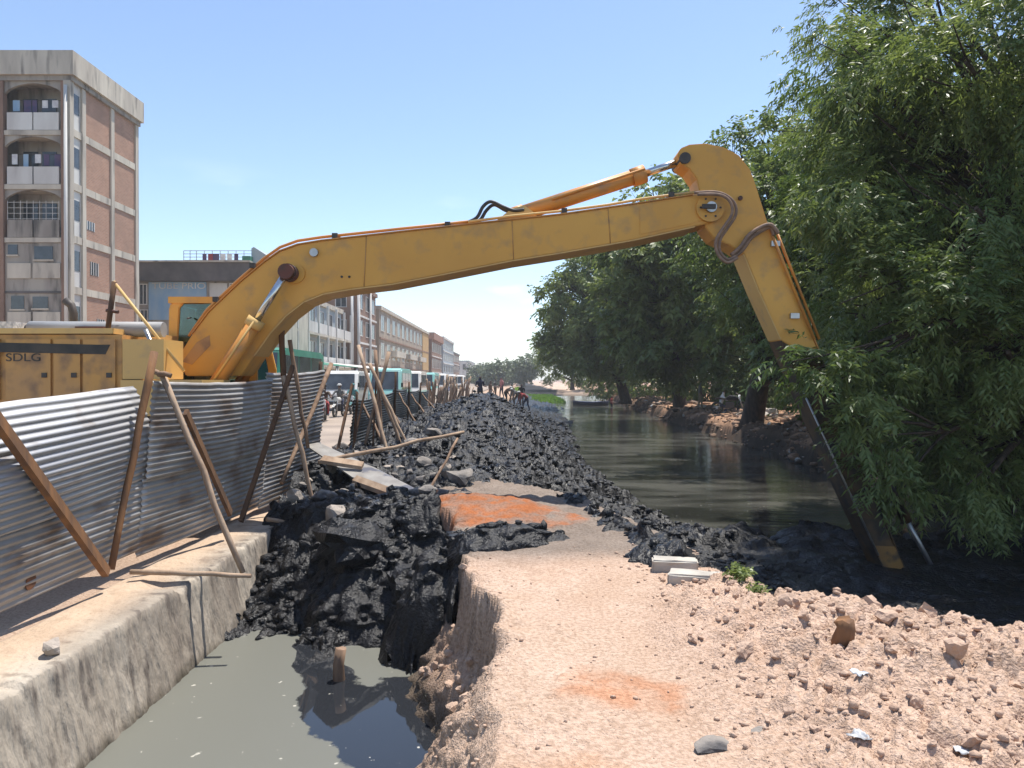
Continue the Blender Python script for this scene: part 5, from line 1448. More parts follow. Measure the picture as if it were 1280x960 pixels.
# front: loggias in the upper three storeys, flat wall below
def fx(u): return P(u, 300, BY0).x
MB().box(fx(78)-0.0, BX-0.36, BY0-0.12, BY0+0.25, ROAD_Z-0.4, 17.8).build('pilaster', M['brown'], ap)
MB().box(fx(-8), fx(6), BY0-0.12, BY0+0.25, ROAD_Z-0.4, 17.8).build('pilaster', M['brown'], ap)
MB().box(BX0, fx(-9), BY0, BY0+0.3, ROAD_Z-0.4, 17.8).build('wall', M['plaster'], ap)
xa, xb = fx(6.2), fx(77.8)
for i, (z0, z1) in enumerate(((15.15, 17.8), (12.2, 14.9), (9.3, 12.0))):
    MB().box(xa, xb, BY0+1.2, BY0+1.4, z0, z1+0.2).build('loggia_wall', M['plaster'], ap)
    MB().box(xa, xb, BY0-0.05, BY0+1.4, z0-0.28, z0-0.02).build('slab', M['cream'], ap)
    # arched head
    n_ = 14; pts_ = [(xa, z1+0.22), (xa, z1-0.65)] + [(xa + (xb-xa)*k/n_, z1 - 0.65 + 0.55*math.sin(math.pi*k/n_)**0.6) for k in range(1, n_)] + [(xb, z1-0.65), (xb, z1+0.22)]
    MB().prism(pts_, BY0+0.02, BY0+0.2).build('arch', M['plaster'], ap)
    mid = (xa + xb)/2
    for a, b in ((xa+0.15, mid-0.04), (mid+0.04, xb-0.15)):
        MB().box(a, b, BY0-0.04, BY0+0.06, z0, z0+0.95).build('balustrade', M['white'] if i < 2 else M['plaster'], ap)
    for k, dx in enumerate((0.7, 1.75)):
        w_ = MB().box(xa+dx-0.4, xa+dx+0.4, BY0+1.14, BY0+1.2, z0+0.2, z0+2.1).build('balcony_door', M['pane'], ap)
    if i == 2:
        for k in range(9):
            MB().box(xa+0.15+k*0.35, xa+0.17+k*0.35, BY0-0.02, BY0+0.0, z0+0.95, z0+2.0).build('grille_bar', M['white'], ap)
        for k in range(4):
            MB().box(xa+0.15, xb-0.15, BY0-0.021, BY0+0.001, z0+1.0+k*0.3, z0+1.02+k*0.3).build('grille_bar', M['white'], ap)
    else:
        MB().tube([(xa+0.1, BY0+0.2, z0+1.7), (xb-0.1, BY0+0.2, z0+1.68)], 0.012, 5).build('washing_line', M['iron'], ap)
        for k in range(5):
            x = xa + 0.25 + k*0.55 + random.uniform(0, 0.2); h = random.uniform(0.4, 0.8)
            MB().box(x, x+random.uniform(0.25,0.4), BY0+0.19, BY0+0.21, z0+1.69-h, z0+1.69).build('washing', M[random.choice(('clothes_w','clothes_b','clothes_b','bluebanner','clothes_w','clothes_r'))], ap)
MB().box(xa, xb, BY0+0.02, BY0+0.3, ROAD_Z-0.4, 9.0).build('lower_wall', M['plaster'], ap)
for (u0, u1, v0, v1) in ((10,22,306,318),(43,66,308,324),(14,30,370,386),(41,60,371,385)):
    a, b = P(u0, v1, BY0), P(u1, v0, BY0)
    w_ = MB().box(a.x, b.x, BY0-0.02, BY0+0.03, a.z, b.z).build('window', M['pane'], ap)
    MB().box(a.x-0.06, b.x+0.06, BY0-0.06, BY0+0.0, a.z-0.1, a.z-0.02).build('sill', M['cream'], w_)
for (u0, u1, v0, v1) in ((10,39,329,348),(42,76,329,348),(10,39,390,406),(42,76,390,406)):
    a, b = P(u0, v1, BY0), P(u1, v0, BY0)
    MB().box(a.x, b.x, BY0-0.06, BY0+0.01, a.z, b.z).build('spandrel_panel', M['cream'], ap)
for z in (9.15, 6.3, 3.4): MB().box(xa, xb, BY0-0.03, BY0+0.03, z-0.06, z+0.06).build('string_course', M['roofdark'], ap)
dp = P(86, 390, BY0); MB().tube([(dp.x, BY0-0.25, 0), (dp.x, BY0-0.25, 17.5)], 0.09, 8).build('drain_pipe', M['white'], ap)

def window(parent, axis, a0, a1, z0, z1, s, frame, glass=None, depth=0.06, bars=1):
    """window on a wall: axis 'y' = wall facing the camera at y = s, axis 'x' = wall facing +X at x = s"""
    def bx(p0, p1, q0, q1, d0, d1):
        return MB().box(p0, p1, s-d1, s-d0, q0, q1) if axis == 'y' else MB().box(s+d0, s+d1, p0, p1, q0, q1)
    w_ = bx(a0, a1, z0, z1, -0.05, 0.012).build('window', glass or M['pane'], parent)
    t = 0.07
    fr_ = MB()
    for (p0, p1, q0, q1) in ((a0-t, a1+t, z1, z1+t), (a0-t, a1+t, z0-t, z0), (a0-t, a0, z0, z1), (a1, a1+t, z0, z1)):
        if axis == 'y': fr_.box(p0, p1, s-depth, s+0.01, q0, q1)
        else: fr_.box(s-0.01, s+depth, p0, p1, q0, q1)
    for k in range(bars):
        m_ = a0 + (a1-a0)*(k+1)/(bars+1)
        if axis == 'y': fr_.box(m_-0.025, m_+0.025, s-0.04, s-0.013, z0, z1)
        else: fr_.box(s+0.013, s+0.04, m_-0.025, m_+0.025, z0, z1)
    fr_.build('window_frame', frame, w_)
    return w_

# --- grey building with the faded banner, front towards the camera
GY = 56.0
def gx(u): return P(u, 300, GY).x
def gz_(v): return P(0, v, GY).z
gb = thing('grey_building', (-22, 60, ROAD_Z), 'low grey building with dark roof band and faded blue painted banner', 'building')
MB().box(gx(120), gx(312), GY, GY+12, ROAD_Z-0.4, gz_(352)).build('wall', M['plaster'], gb)
MB().box(gx(118), gx(314), GY-0.5, GY+12.2, gz_(352), gz_(329)).bevel(0.05).build('roof_band', M['roofdark'], gb)
MB().box(gx(116), gx(316), GY-0.65, GY+12.3, gz_(329), gz_(327)).build('roof_edge', M['cream'], gb)
MB().box(gx(186), gx(258), GY-0.06, GY-0.005, gz_(400), gz_(352.5)).build('banner', M['bluebanner'], gb)
fc = bpy.data.curves.new('lettering', 'FONT'); fc.body = 'TUBE PRIO'; fc.size = 1.0; fc.extrude = 0.01
ft = bpy.data.objects.new('tmp_text', fc); C.objects.link(ft); bpy.context.view_layer.update()
me = bpy.data.meshes.new_from_object(ft.evaluated_get(bpy.context.evaluated_depsgraph_get())); bpy.data.objects.remove(ft)
xs_ = [v.co.x for v in me.vertices]; zs_ = [v.co.y for v in me.vertices]
kx = (gx(257) - gx(190)) / (max(xs_) - min(xs_)); kz = (gz_(353.5) - gz_(361)) / (max(zs_) - min(zs_))
me.transform(Matrix.Translation(Vector((gx(190), GY-0.075, gz_(361))) - gb.location) @ Matrix.Rotation(rad(90), 4, 'X') @ Matrix.Diagonal((kx, kz, 1, 1)))
me.materials.clear(); me.materials.append(M['white']); link('lettering', me, gb)
MB().box(gx(262), gx(284), GY-0.05, GY-0.005, gz_(372), gz_(354)).build('poster', M['white'], gb)
for (u0, u1, v0, v1) in ((175,183,356,380),(264,282,378,396),(288,310,355,372),(288,310,380,398),(176,184,388,405)):
    window(gb, 'y', gx(u0), gx(u1), gz_(v1), gz_(v0), GY, M['white'])
# roof terrace railing with washing
rb_ = MB()
for u in (226,234,242,252,262,272,282,292,302,312): rb_.box(gx(u)-0.02, gx(u)+0.02, GY+0.48, GY+0.52, gz_(327), gz_(312))
for v in (312,316,320,324): rb_.box(gx(226), gx(313), GY+0.483, GY+0.517, gz_(v)-0.02, gz_(v)+0.02)
rb_.build('roof_railing', M['galv'], gb)
for (u, w, m_) in ((250,5,'clothes_b'),(257,6,'clothes_r'),(263,8,'clothes_b'),(273,6,'clothes_w'),(281,6,'clothes_w'),(290,5,'clothes_b')):
    MB().box(gx(u), gx(u+w), GY+0.44, GY+0.46, gz_(325), gz_(316)).build('washing', M[m_], gb)
MB().prism([(gx(313), gz_(340)), (gx(313), gz_(310)), (gx(316), gz_(308)), (gx(350), gz_(330)), (gx(350), gz_(340))], GY+0.2, GY+8).build('stair_roof', M['bluegrey'], gb)
MB().box(gx(312.2), gx(350), GY+0.3, GY+8, ROAD_Z-0.4, gz_(340.5)).build('stair_tower', M['cream'], gb)
MB().box(gx(305), gx(315), GY-0.4, GY+0.3, gz_(333), gz_(321)).build('water_tank', M['green_metal'], gb)

# --- street front, all facing the canal (+X)
def row_house(name, label, xw, y0, y1, ztop, nst, wallm, roofm, framem, nbay, gallery=False, pitched=False, ground='shop', band=None, depth=10, gable_windows=True):
    b = thing(name, (xw - depth/2, (y0+y1)/2, ROAD_Z), label, 'building')
    zr = ztop
    MB().box(xw-depth, xw, y0, y1, ROAD_Z-0.4, zr).build('wall', wallm, b)
    if pitched:
        MB().prism([(y0-0.3, zr+0.005), (y1+0.3, zr+0.005), (y1-0.2, zr+1.4), (y0+0.2, zr+1.4)], xw-depth-0.2, xw+0.5, 'x').build('roof', roofm, b)
    else:
        MB().box(xw-depth-0.15, xw+0.25, y0-0.08, y1+0.08, zr+0.003, zr+0.45).build('parapet', roofm, b)
    h = (ztop - ROAD_Z) / nst
    bw = (y1 - y0) / nbay
    for s in range(nst):
        z0 = ROAD_Z + s*h
        if s > 0:
            MB().box(xw+0.004, xw+(1.1 if gallery else 0.16), y0+0.02, y1-0.02, z0-0.12, z0+0.08).build('floor_band', band or framem, b)
        for k in range(nbay):
            a = y0 + bw*k
            if s == 0 and ground == 'shop':
                MB().box(xw-0.05, xw+0.02, a+0.3, a+bw-0.3, z0+0.25, z0+h*0.8).build('shop_opening', M['shade'], b)
            else:
                window(b, 'x', a+bw*0.25, a+bw*0.75, z0+h*0.28, z0+h*0.82, xw, framem)
            if gallery and s > 0:
                MB().box(xw+1.0, xw+1.06, a+0.15, a+bw-0.15, z0+0.1, z0+1.0).build('balcony_panel', M['white'], b)
        if gallery:
            for k in range(nbay+1):
                yq = min(max(y0 + bw*k, y0+0.15), y1-0.15)
                MB().box(xw+0.95, xw+1.15, yq-0.11, yq+0.11, z0 + (0.19 if s == 0 else 0.085), z0+h-0.125).build('column', M['white'], b)
    if gable_windows:
        for s in range(1, nst):
            for k in range(2):
                window(b, 'y', xw-depth*0.45 + k*depth*0.22, xw-depth*0.45 + k*depth*0.22 + 1.1, ROAD_Z+s*h+h*0.3, ROAD_Z+s*h+h*0.8, y0, framem)
    return b
row_house('white_house', 'three storey house with white columned balconies behind the leaning poles', -18.0, 60.5, 81.0, 8.4, 3, M['bluegrey'], M['cream'], M['white'], 6, gallery=True, band=M['cream'])
t4 = row_house('brown_tower', 'tall narrow brown house with white corner pipes under the boom', -16.6, 82.5, 93.5, 11.4, 4, M['brown'], M['brown'], M['white'], 3, band=M['white'])
for dx, yq in ((0.2, 82.35), (-0.5, 82.35), (0.2, 89.0)):
    MB().tube([(-16.6+dx, yq-0.1, 0), (-16.6+dx, yq-0.1, 11.6)], 0.16, 8).build('drain_pipe', M['white'], t4)
MB().tube([(-17.5, 91.5, 11.86), (-17.5, 91.5, 13.4)], 0.9, 14).build('water_tank', M['roofdark'], t4)
t5 = row_house('tan_house', 'long tan house with cream parapet and ochre end along the street', -16.4, 95.0, 150, 10.2, 3, M['tan'], M['cream'], M['white'], 12, ground='shop', band=M['brown'])
MB().box(-16.39, -16.28, 140, 150, 0, 10.1).build('ochre_panel', M['ochre'], t5)
for k, yq in enumerate((104, 118, 131)):
    MB().box(-16.4, -15.6, yq, yq+9, 4.6, 5.4).build('balcony', M['cream'], t5)
row_house('brown_house', 'narrow brown house beyond the ochre end wall', -15.8, 151, 172, 9.4, 3, M['brown'], M['tile'], M['white'], 5, pitched=True)
row_house('blue_grey_house', 'tall blue grey house towards the far end of the street', -15.6, 174, 205, 10.8, 4, M['bluegrey'], M['white'], M['white'], 6)
row_house('brick_red_house', 'far dark red house with flat roof', -18, 225, 262, 9.5, 3, M['brown'], M['roofdark'], M['white'], 6)
row_house('pale_house', 'farthest pale house with blue roof at the end of the street', -16, 285, 330, 8.0, 2, M['white'], M['bluegrey'], M['white'], 6)
row_house('low_shed', 'low tan shed closing the end of the street', -4, 330, 352, 4.2, 1, M['tan'], M['tile'], M['white'], 5, pitched=True, depth=22, gable_windows=False)
# long awning over the pavement stalls
aw = thing('market_awning', (-14.5, 70, ROAD_Z), 'long pale green awning over the stalls along the street', 'awning')
for k in range(8):
    y0 = 52 + k*7.5
    MB().prism([(-16.6, 3.0), (-13.4, 2.55), (-13.4, 2.60), (-16.6, 3.06)], y0, y0+7.2).build('awning_sheet', M['green_metal'] if k in (0, 1) else M['white'], aw)
    for yq in (y0+0.1, y0+7.0):
        MB().tube([(-13.5, yq, ROAD_Z+0.05), (-13.5, yq, 2.56)], 0.05, 6).build('post', M['galv'], aw)

# houses hidden in the shade behind the far-bank trees
row = [(19,30,7,5.0,'pale'),(20,52,9,4.6,'tan'),(21,72,9,5.0,'white')]
for i, (x, y, w, h, c_) in enumerate(row):
    b = thing('bank_house', (x+3, y, -0.2), ('pale house in the shade behind the trees, right of the arm', 'tan house in the shade behind the rounded tree', 'white house in the shade behind the leftmost tree')[i], 'building', 'houses behind the trees')
    MB().box(x, x+7, y, y+w, -0.6, h).build('wall', M[{'pale':'cream','tan':'tan','white':'white'}[c_]], b)
    MB().prism([(x-0.4, h+0.004), (x+7.4, h+0.004), (x+3.5, h+2.0)], y-0.4, y+w+0.4).build('roof', M['tile'], b)
    for k in range(2): window(b, 'y', x+1+k*3, x+2.4+k*3, 1.0, 2.4, y, M['white'])

# ================================================================== vehicles
M['tyre'] = mat('tyre_rubber', (0.02,0.02,0.02), 0.85, (0.05,0.045,0.04), 6)
M['rim'] = mat('wheel_rim', (0.4,0.4,0.4), 0.4, (0.25,0.24,0.23), 6, metal=0.6)
M['headlamp'] = mat('headlamp_glass', (0.75,0.75,0.72), 0.15, (0.6,0.6,0.6), 9)
def car_paint(n_, c, c2): return mat(n_, c, 0.35, c2, 1.5, spec=0.5, rough2=0.5)
VP_ = {'white': car_paint('white_van_paint', (0.70,0.69,0.66), (0.58,0.55,0.5)), 'teal': car_paint('teal_van_paint', (0.22,0.50,0.46), (0.3,0.5,0.46)), 'blue': car_paint('blue_van_paint', (0.05,0.10,0.32), (0.08,0.12,0.3)), 'green': car_paint('green_bus_paint', (0.03,0.24,0.15), (0.05,0.2,0.13))}

def minibus(body, lower, loc, rz, label, L=5.0, W=1.85, H=2.25, group='vehicles on the street'):
    """front towards local -Y"""
    r = thing('minibus', (0,0,0), label, 'minibus', group)
    h = H
    prof = [(-L/2, 0.35), (-L/2, 0.95), (-L/2+0.12, 1.15), (-L/2+0.75, h-0.12), (-L/2+1.1, h), (L/2-0.15, h), (L/2, h-0.2), (L/2, 0.35)]
    b = MB().prism(prof, -W/2, W/2, 'x').bevel(0.07, 2).build('body', body, r)
    MB().box(-W/2-0.008, W/2+0.008, -L/2+0.1, L/2-0.06, 0.38, 0.98).build('lower_band', lower, r)
    for s in (-1, 1):
        for k in range(3):
            y0 = -L/2 + 1.05 + k*(L-1.5)/3
            MB().box(s*W/2-0.012, s*W/2+0.012, y0, y0+(L-1.5)/3-0.12, 1.2, h-0.28).build('side_window', M['pane'], r)
        MB().box(s*0.66-0.16, s*0.66+0.16, -L/2-0.03, -L/2+0.05, 0.66, 0.86).build('headlight', M['headlamp'], r)
        MB().box(s*0.80-0.08, s*0.80+0.08, L/2-0.03, L/2+0.025, 0.8, 1.15).build('tail_light', M['clothes_r'], r)
        for y in (-L/2+0.85, L/2-0.9):
            t_ = MB().tube([(s*W/2-0.2*s, y, 0.33), (s*W/2+0.015*s, y, 0.33)], 0.33, 18).build('tyre', M['tyre'], r)
            MB().tube([(s*W/2+0.016*s, y, 0.33), (s*W/2+0.03*s, y, 0.33)], 0.19, 14).build('rim', M['rim'], t_)
        mi = MB().box(s*W/2+0.05*s-0.06, s*W/2+0.05*s+0.06, -L/2+0.5, -L/2+0.56, 1.35, 1.6).build('mirror', M['black'], r)
    # windscreen follows the raked front
    a, c_ = Vector((0, -L/2+0.17, 1.22)), Vector((0, -L/2+0.70, h-0.2))
    nrm = Vector((0, -(c_.z-a.z), (c_.y-a.y))).normalized()
    mb = MB()
    q = [Vector((-W/2+0.12,a.y,a.z)), Vector((W/2-0.12,a.y,a.z)), Vector((W/2-0.2,c_.y,c_.z)), Vector((-W/2+0.2,c_.y,c_.z))]
    f0 = [mb.bm.verts.new(p + nrm*0.035) for p in q]; f1_ = [mb.bm.verts.new(p - nrm*0.05) for p in q]
    mb.bm.faces.new(f0); mb.bm.faces.new(f1_[::-1])
    for i in range(4): mb.bm.faces.new((f0[i], f1_[i], f1_[(i+1) % 4], f0[(i+1) % 4]))
    bmesh.ops.recalc_face_normals(mb.bm, faces=mb.bm.faces)
    mb.build('windscreen', M['pane'], r)
    MB().box(-W/2+0.15, W/2-0.15, L/2-0.02, L/2+0.012, 1.25, h-0.35).build('rear_window', M['pane'], r)
    MB().box(-W/2+0.02, W/2-0.02, -L/2-0.06, -L/2+0.06, 0.36, 0.55).build('bumper', M['black'], r)
    MB().box(-0.26, 0.26, -L/2-0.075, -L/2-0.061, 0.4, 0.51).build('number_plate', M['white'], r)
    MB().box(-0.45, 0.45, -L/2-0.02, -L/2+0.02, 0.66, 0.84).build('grille', M['black'], r)
    r.location = loc; r.rotation_euler.z = rz
    return r
minibus(VP_['white'], VP_['white'], (-9.9, 46, ROAD_Z+0.06), 0.05, 'white minibus facing the camera behind the motorcycles', W=1.9, H=2.3)
minibus(VP_['teal'], VP_['blue'], (-7.4, 47, ROAD_Z+0.06), 0.02, 'teal and blue minibus side by side with the white minibus', L=6, H=2.45)
minibus(VP_['white'], VP_['teal'], (-7.6, 58, ROAD_Z+0.06), 0.03, 'white minibus with teal band, second behind the crossed poles', L=6, H=2.4)
minibus(VP_['teal'], VP_['white'], (-7.8, 70, ROAD_Z+0.06), 0.0, 'pale teal minibus, third in the queue', H=2.4)
minibus(VP_['white'], VP_['blue'], (-8.0, 84, ROAD_Z+0.06), 0.0, 'white minibus with blue band further down the queue', H=2.4)
minibus(VP_['white'], VP_['green'], (-8.2, 100, ROAD_Z+0.06), 0.0, 'white minibus with green band near the queue end', H=2.4)
minibus(VP_['white'], VP_['white'], (-8.2, 118, ROAD_Z+0.06), 0.0, 'plain white minibus last in the queue', H=2.4)
minibus(VP_['white'], VP_['white'], (-12.0, 62, ROAD_Z+0.06), 0.0, 'white minibus parked beside the long awning', H=2.3)
# bus with green frames behind the excavator
minibus(VP_['green'], VP_['white'], (-9.6, 31.5, ROAD_Z+0.06), 0.02, 'green and white bus standing behind the excavator cylinders', L=7.5, W=2.1, H=3.0)

def motorcycle(loc, rz, label, tankm):
    """front towards local -Y"""
    r = thing('motorcycle', (0,0,0), label, 'motorcycle', 'motorcycles')
    for y in (-0.65, 0.62):
        mb = MB(); ring = [(0, y + 0.27*math.cos(rad(a)), 0.30 + 0.27*math.sin(rad(a))) for a in range(0, 361, 24)]
        t_ = mb.tube(ring, 0.05, 7, cap=False).build('tyre', M['tyre'], r)
        sp_ = MB().tube([(-0.04, y, 0.30), (0.04, y, 0.30)], 0.07, 10)
        for a in range(0, 180, 45):
            c_, s_ = math.cos(rad(a))*0.23, math.sin(rad(a))*0.23
            sp_.tube([(0, y-c_, 0.30-s_), (0, y+c_, 0.30+s_)], 0.01, 4)
        sp_.build('spokes', M['rim'], t_)
    for s in (-1, 1): MB().tube([(s*0.09, -0.65, 0.30), (s*0.08, -0.42, 0.92)], 0.03, 8).build('fork', M['rim'], r)
    MB().tube([(-0.34, -0.30, 1.05), (-0.2, -0.40, 0.98), (0.2, -0.40, 0.98), (0.34, -0.30, 1.05)], 0.02, 6).build('handlebar', M['iron'], r)
    MB().tube([(0, -0.52, 0.86), (0, -0.42, 0.86)], 0.11, 14).build('headlight', M['headlamp'], r)
    MB().tube([(0,-0.38,0.72), (0,-0.28,0.80), (0,0.0,0.82), (0,0.18,0.74)], [0.05,0.14,0.14,0.06], 10).build('fuel_tank', tankm, r)
    MB().prism([(0.1,0.70),(0.75,0.74),(0.8,0.82),(0.45,0.82),(0.15,0.78)], -0.13, 0.13, 'x').bevel(0.03,2).build('seat', M['black'], r)
    MB().box(-0.13, 0.13, -0.22, 0.2, 0.28, 0.6).bevel(0.04,2).build('engine', M['iron'], r)
    MB().tube([(0,-0.42,0.86), (0,-0.30,0.35), (0,0.25,0.32), (0,0.62,0.30)], 0.03, 6).build('frame', M['iron'], r)
    MB().tube([(0.14,-0.1,0.3), (0.16,0.3,0.26), (0.17,0.8,0.36)], [0.025,0.035,0.05], 8).build('exhaust', M['rim'], r)
    MB().prism([(-0.95,0.5),(-0.65,0.64),(-0.38,0.52),(-0.65,0.60)], -0.06, 0.06, 'x').build('mudguard', tankm, r)
    r.location = loc; r.rotation_euler.z = rz
    return r

# ================================================================== people
SKIN = mat('brown_skin', (0.16,0.085,0.055), 0.6, (0.12,0.065,0.045), 5)
HAIR = mat('black_hair', (0.012,0.011,0.01), 0.7, (0.02,0.018,0.016), 9)
CL = {k: mat(k + '_clothing', c, 0.9, tuple(x*0.75 for x in c), 6) for k, c in {'white':(0.6,0.59,0.56),'red':(0.36,0.05,0.045),'navy':(0.03,0.035,0.07),'brown':(0.10,0.065,0.045),'grey':(0.17,0.165,0.16),'teal':(0.10,0.25,0.25),'pink':(0.45,0.2,0.2),'black':(0.015,0.015,0.017),'khaki':(0.25,0.19,0.12)}.items()}
def person(J, top, bottom, label, loc, rz, cap=None, cat='person', group='people at work'):
    """J: joints in metres, feet at z=0; one continuous skinned body"""
    bones = [('pel','che','t'),('che','nec','t'),('nec','hea','h'),('hea','cro','h')]
    for s in 'LR':
        bones += [('che','sh'+s,'t'),('sh'+s,'el'+s,'t'),('el'+s,'wr'+s,'s'),('wr'+s,'ha'+s,'s'),('ha'+s,'fi'+s,'s'),('ha'+s,'th'+s,'s'),('pel','hi'+s,'b'),('hi'+s,'kn'+s,'b'),('kn'+s,'an'+s,'b'),('an'+s,'to'+s,'f')]
    R_ = {'pel':.155,'che':.165,'nec':.065,'hea':.095,'cro':.075,'sh':.075,'el':.050,'wr':.034,'ha':.040,'fi':.016,'th':.014,'hi':.105,'kn':.065,'an':.045,'to':.035}
    names = []; 
    for a, b, _ in bones:
        for q in (a, b):
            if q not in names: names.append(q)
    for s in 'LR':      # hands and missing joints follow the forearm
        e, w = Vector(J['el'+s]), Vector(J['wr'+s]); d = (w-e).normalized()
        J['ha'+s] = tuple(w + d*0.08); J['fi'+s] = tuple(w + d*0.18 + Vector((0,0,-0.02))); J['th'+s] = tuple(w + d*0.10 + Vector((0,-0.05,0.0)))
    me = bpy.data.meshes.new('tmp'); me.from_pydata([J[n] for n in names], [(names.index(a), names.index(b)) for a, b, _ in bones], [])
    o = bpy.data.objects.new('tmp', me); C.objects.link(o)
    o.modifiers.new('skin', 'SKIN'); sv = me.skin_vertices[0].data
    for i, n_ in enumerate(names):
        r_ = R_[n_ if n_ in R_ else n_[:2]]
        sv[i].radius = (r_, r_*(0.72 if n_ in ('pel','che') else 0.9)); sv[i].use_root = (n_ == 'pel')
    sb = o.modifiers.new('sub', 'SUBSURF'); sb.levels = 1; sb.render_levels = 1
    bpy.context.view_layer.update()
    m2 = bpy.data.meshes.new_from_object(o.evaluated_get(bpy.context.evaluated_depsgraph_get()))
    bpy.data.objects.remove(o)
    m2.name = 'body'
    m2.materials.clear()
    for q in (SKIN, top, bottom, HAIR, CL['black']): m2.materials.append(q)
    seg = [(np.array(J[a]), np.array(J[b]), k) for a, b, k in bones]
    hea, cro = Vector(J['hea']), Vector(J['cro']); nk = Vector(J['nec'])
    for p in m2.polygons:
        c = np.array(p.center); best = 9; kk = 's'
        for a, b, k in seg:
            ab = b - a; t = np.clip(np.dot(c-a, ab)/max(np.dot(ab, ab), 1e-9), 0, 1); d = np.linalg.norm(c - a - t*ab)
            if k == 't': d -= 0.05
            if d < best: best, kk = d, k
        p.material_index = {'t':1,'b':2,'h':0,'s':0,'f':4}[kk]
        p.use_smooth = True
        if kk == 'h' and (p.center.z > hea.z + 0.035 or (p.center.y > hea.y + 0.03 and p.center.z > hea.z - 0.06)): p.material_index = 3
    root = thing('person', (0,0,0), label, cat, group)
    body = link('body', m2, root)
    fy = -1
    # small features of the face
    for s in (-1, 1):
        e = hea + Vector((s*0.035, -0.085, 0.01)); MB().tube([e, e + Vector((0,-0.008,0))], 0.012, 6).build('eye', HAIR, root)
    e = hea + Vector((0,-0.08,-0.02)); MB().tube([e, e + Vector((0,-0.03,-0.015))], [0.012,0.016], 6).build('nose', SKIN, root)
    if cap:
        mb = MB().tube([hea + Vector((0,0.0,0.05)), hea + Vector((0,0,0.10)), hea + Vector((0,0,0.155))], [0.115,0.11,0.05], 12)
        mb.box(hea.x-0.07, hea.x+0.07, hea.y-0.2, hea.y-0.08, hea.z+0.05, hea.z+0.065)
        mb.build('cap', cap, root)
    root.location = loc; root.rotation_euler.z = rz
    return root
def stand(arm=0.0, step=0.12):
    J = {'pel':(0,0,.95),'che':(0,0.0,1.28),'nec':(0,-0.01,1.47),'hea':(0,-0.03,1.60),'cro':(0,-0.02,1.69)}
    for s, k in (('L',1),('R',-1)):
        J.update({'sh'+s:(k*.19,0,1.40),'el'+s:(k*.25,0.03,1.13),'wr'+s:(k*.25,-0.10-arm*.3,0.92+arm*.3),'hi'+s:(k*.10,0,.90),'kn'+s:(k*.11,-0.03+k*step*.4,.49),'an'+s:(k*.11,k*step+.03,.08),'to'+s:(k*.13,k*step-.14,.04)})
    return J
def bend():
    J = {'pel':(0,0.1,.88),'che':(0,-0.18,1.10),'nec':(0,-0.36,1.17),'hea':(0,-0.48,1.18),'cro':(0,-0.55,1.22)}
    for s, k in (('L',1),('R',-1)):
        J.update({'sh'+s:(k*.19,-0.30,1.10),'el'+s:(k*.22,-0.40,.82),'wr'+s:(k*.15,-0.52,.58),'hi'+s:(k*.10,0.1,.83),'kn'+s:(k*.12,-0.02+k*.12,.47),'an'+s:(k*.12,.06+k*.18,.08),'to'+s:(k*.14,-.10+k*.18,.04)})
    return J
def sit(zs=0.80):
    J = {'pel':(0,0.2,zs),'che':(0,0.12,zs+.33),'nec':(0,0.06,zs+.52),'hea':(0,0.03,zs+.65),'cro':(0,0.04,zs+.74)}
    for s, k in (('L',1),('R',-1)):
        J.update({'sh'+s:(k*.19,0.1,zs+.45),'el'+s:(k*.30,-0.08,zs+.25),'wr'+s:(k*.31,-0.26,zs+.25),'hi'+s:(k*.11,0.18,zs-.03),'kn'+s:(k*.19,-0.14,zs-.12),'an'+s:(k*.17,0.02,zs-.50),'to'+s:(k*.18,-.13,zs-.54)})
    return J
def at_ground(x, y): return (x, y, surf(x, y))
# rider and pillion traffic seen through the gap
mz = ROAD_Z + 0.06
m0 = P(405, 500, 33); motorcycle((m0.x, 33, mz), 0.15, 'motorcycle ridden towards the camera through the gap in the fence', CL['red'])
person(sit(), CL['brown'], CL['red'], 'rider in brown on the motorcycle at the gap', (m0.x, 33, mz), 0.15, cap=CL['black'], group='street riders')
m1 = P(424, 500, 37); motorcycle((m1.x, 37, mz), -0.1, 'second motorcycle close behind the one at the gap', CL['white'])
person(sit(), CL['grey'], CL['navy'], 'rider in grey on the second motorcycle', (m1.x, 37, mz), -0.1, cap=CL['white'], group='street riders')
m2_ = P(441, 500, 40); motorcycle((m2_.x, 40, mz), 0.05, 'third motorcycle right of the others, in front of the minibus', CL['teal'])
person(sit(), CL['teal'], CL['khaki'], 'rider in teal on the third motorcycle', (m2_.x, 40, mz), 0.05, cap=CL['teal'], group='street riders')
# workers along the heap, spots read from the photograph at 40 to 66 metres
for (u, Yd, J, a, b, cap, rz, lb) in (
    (600, 44, stand(0.6), 'navy', 'black', None, 0.4, 'worker in navy standing highest on the black heap'),
    (613, 58, stand(), 'brown', 'grey', None, 2.0, 'worker in brown left of the group on the heap'),
    (619, 60, stand(0.4), 'grey', 'brown', None, 1.2, 'worker in grey in the middle of the group'),
    (627, 62, stand(), 'pink', 'navy', None, -1.0, 'worker in a pink shirt among the group'),
    (633, 58, bend(), 'brown', 'black', 'white', 0.8, 'stooping worker in brown with a white cap'),
    (640, 62, stand(0.8), 'khaki', 'brown', None, -0.6, 'worker in khaki right of the stooping one'),
    (646, 56, bend(), 'grey', 'brown', 'white', -0.9, 'stooping worker in grey near the water'),
    (652, 60, stand(), 'black', 'brown', None, 0.3, 'worker in black at the right end of the group'),
    (657, 50, bend(), 'red', 'navy', 'white', -1.2, 'stooping worker in red at the water edge of the heap')):
    x = (u-640)/960*Yd
    person(J, CL[a], CL[b], lb, at_ground(x, Yd), rz, cap=CL[cap] if cap else None)
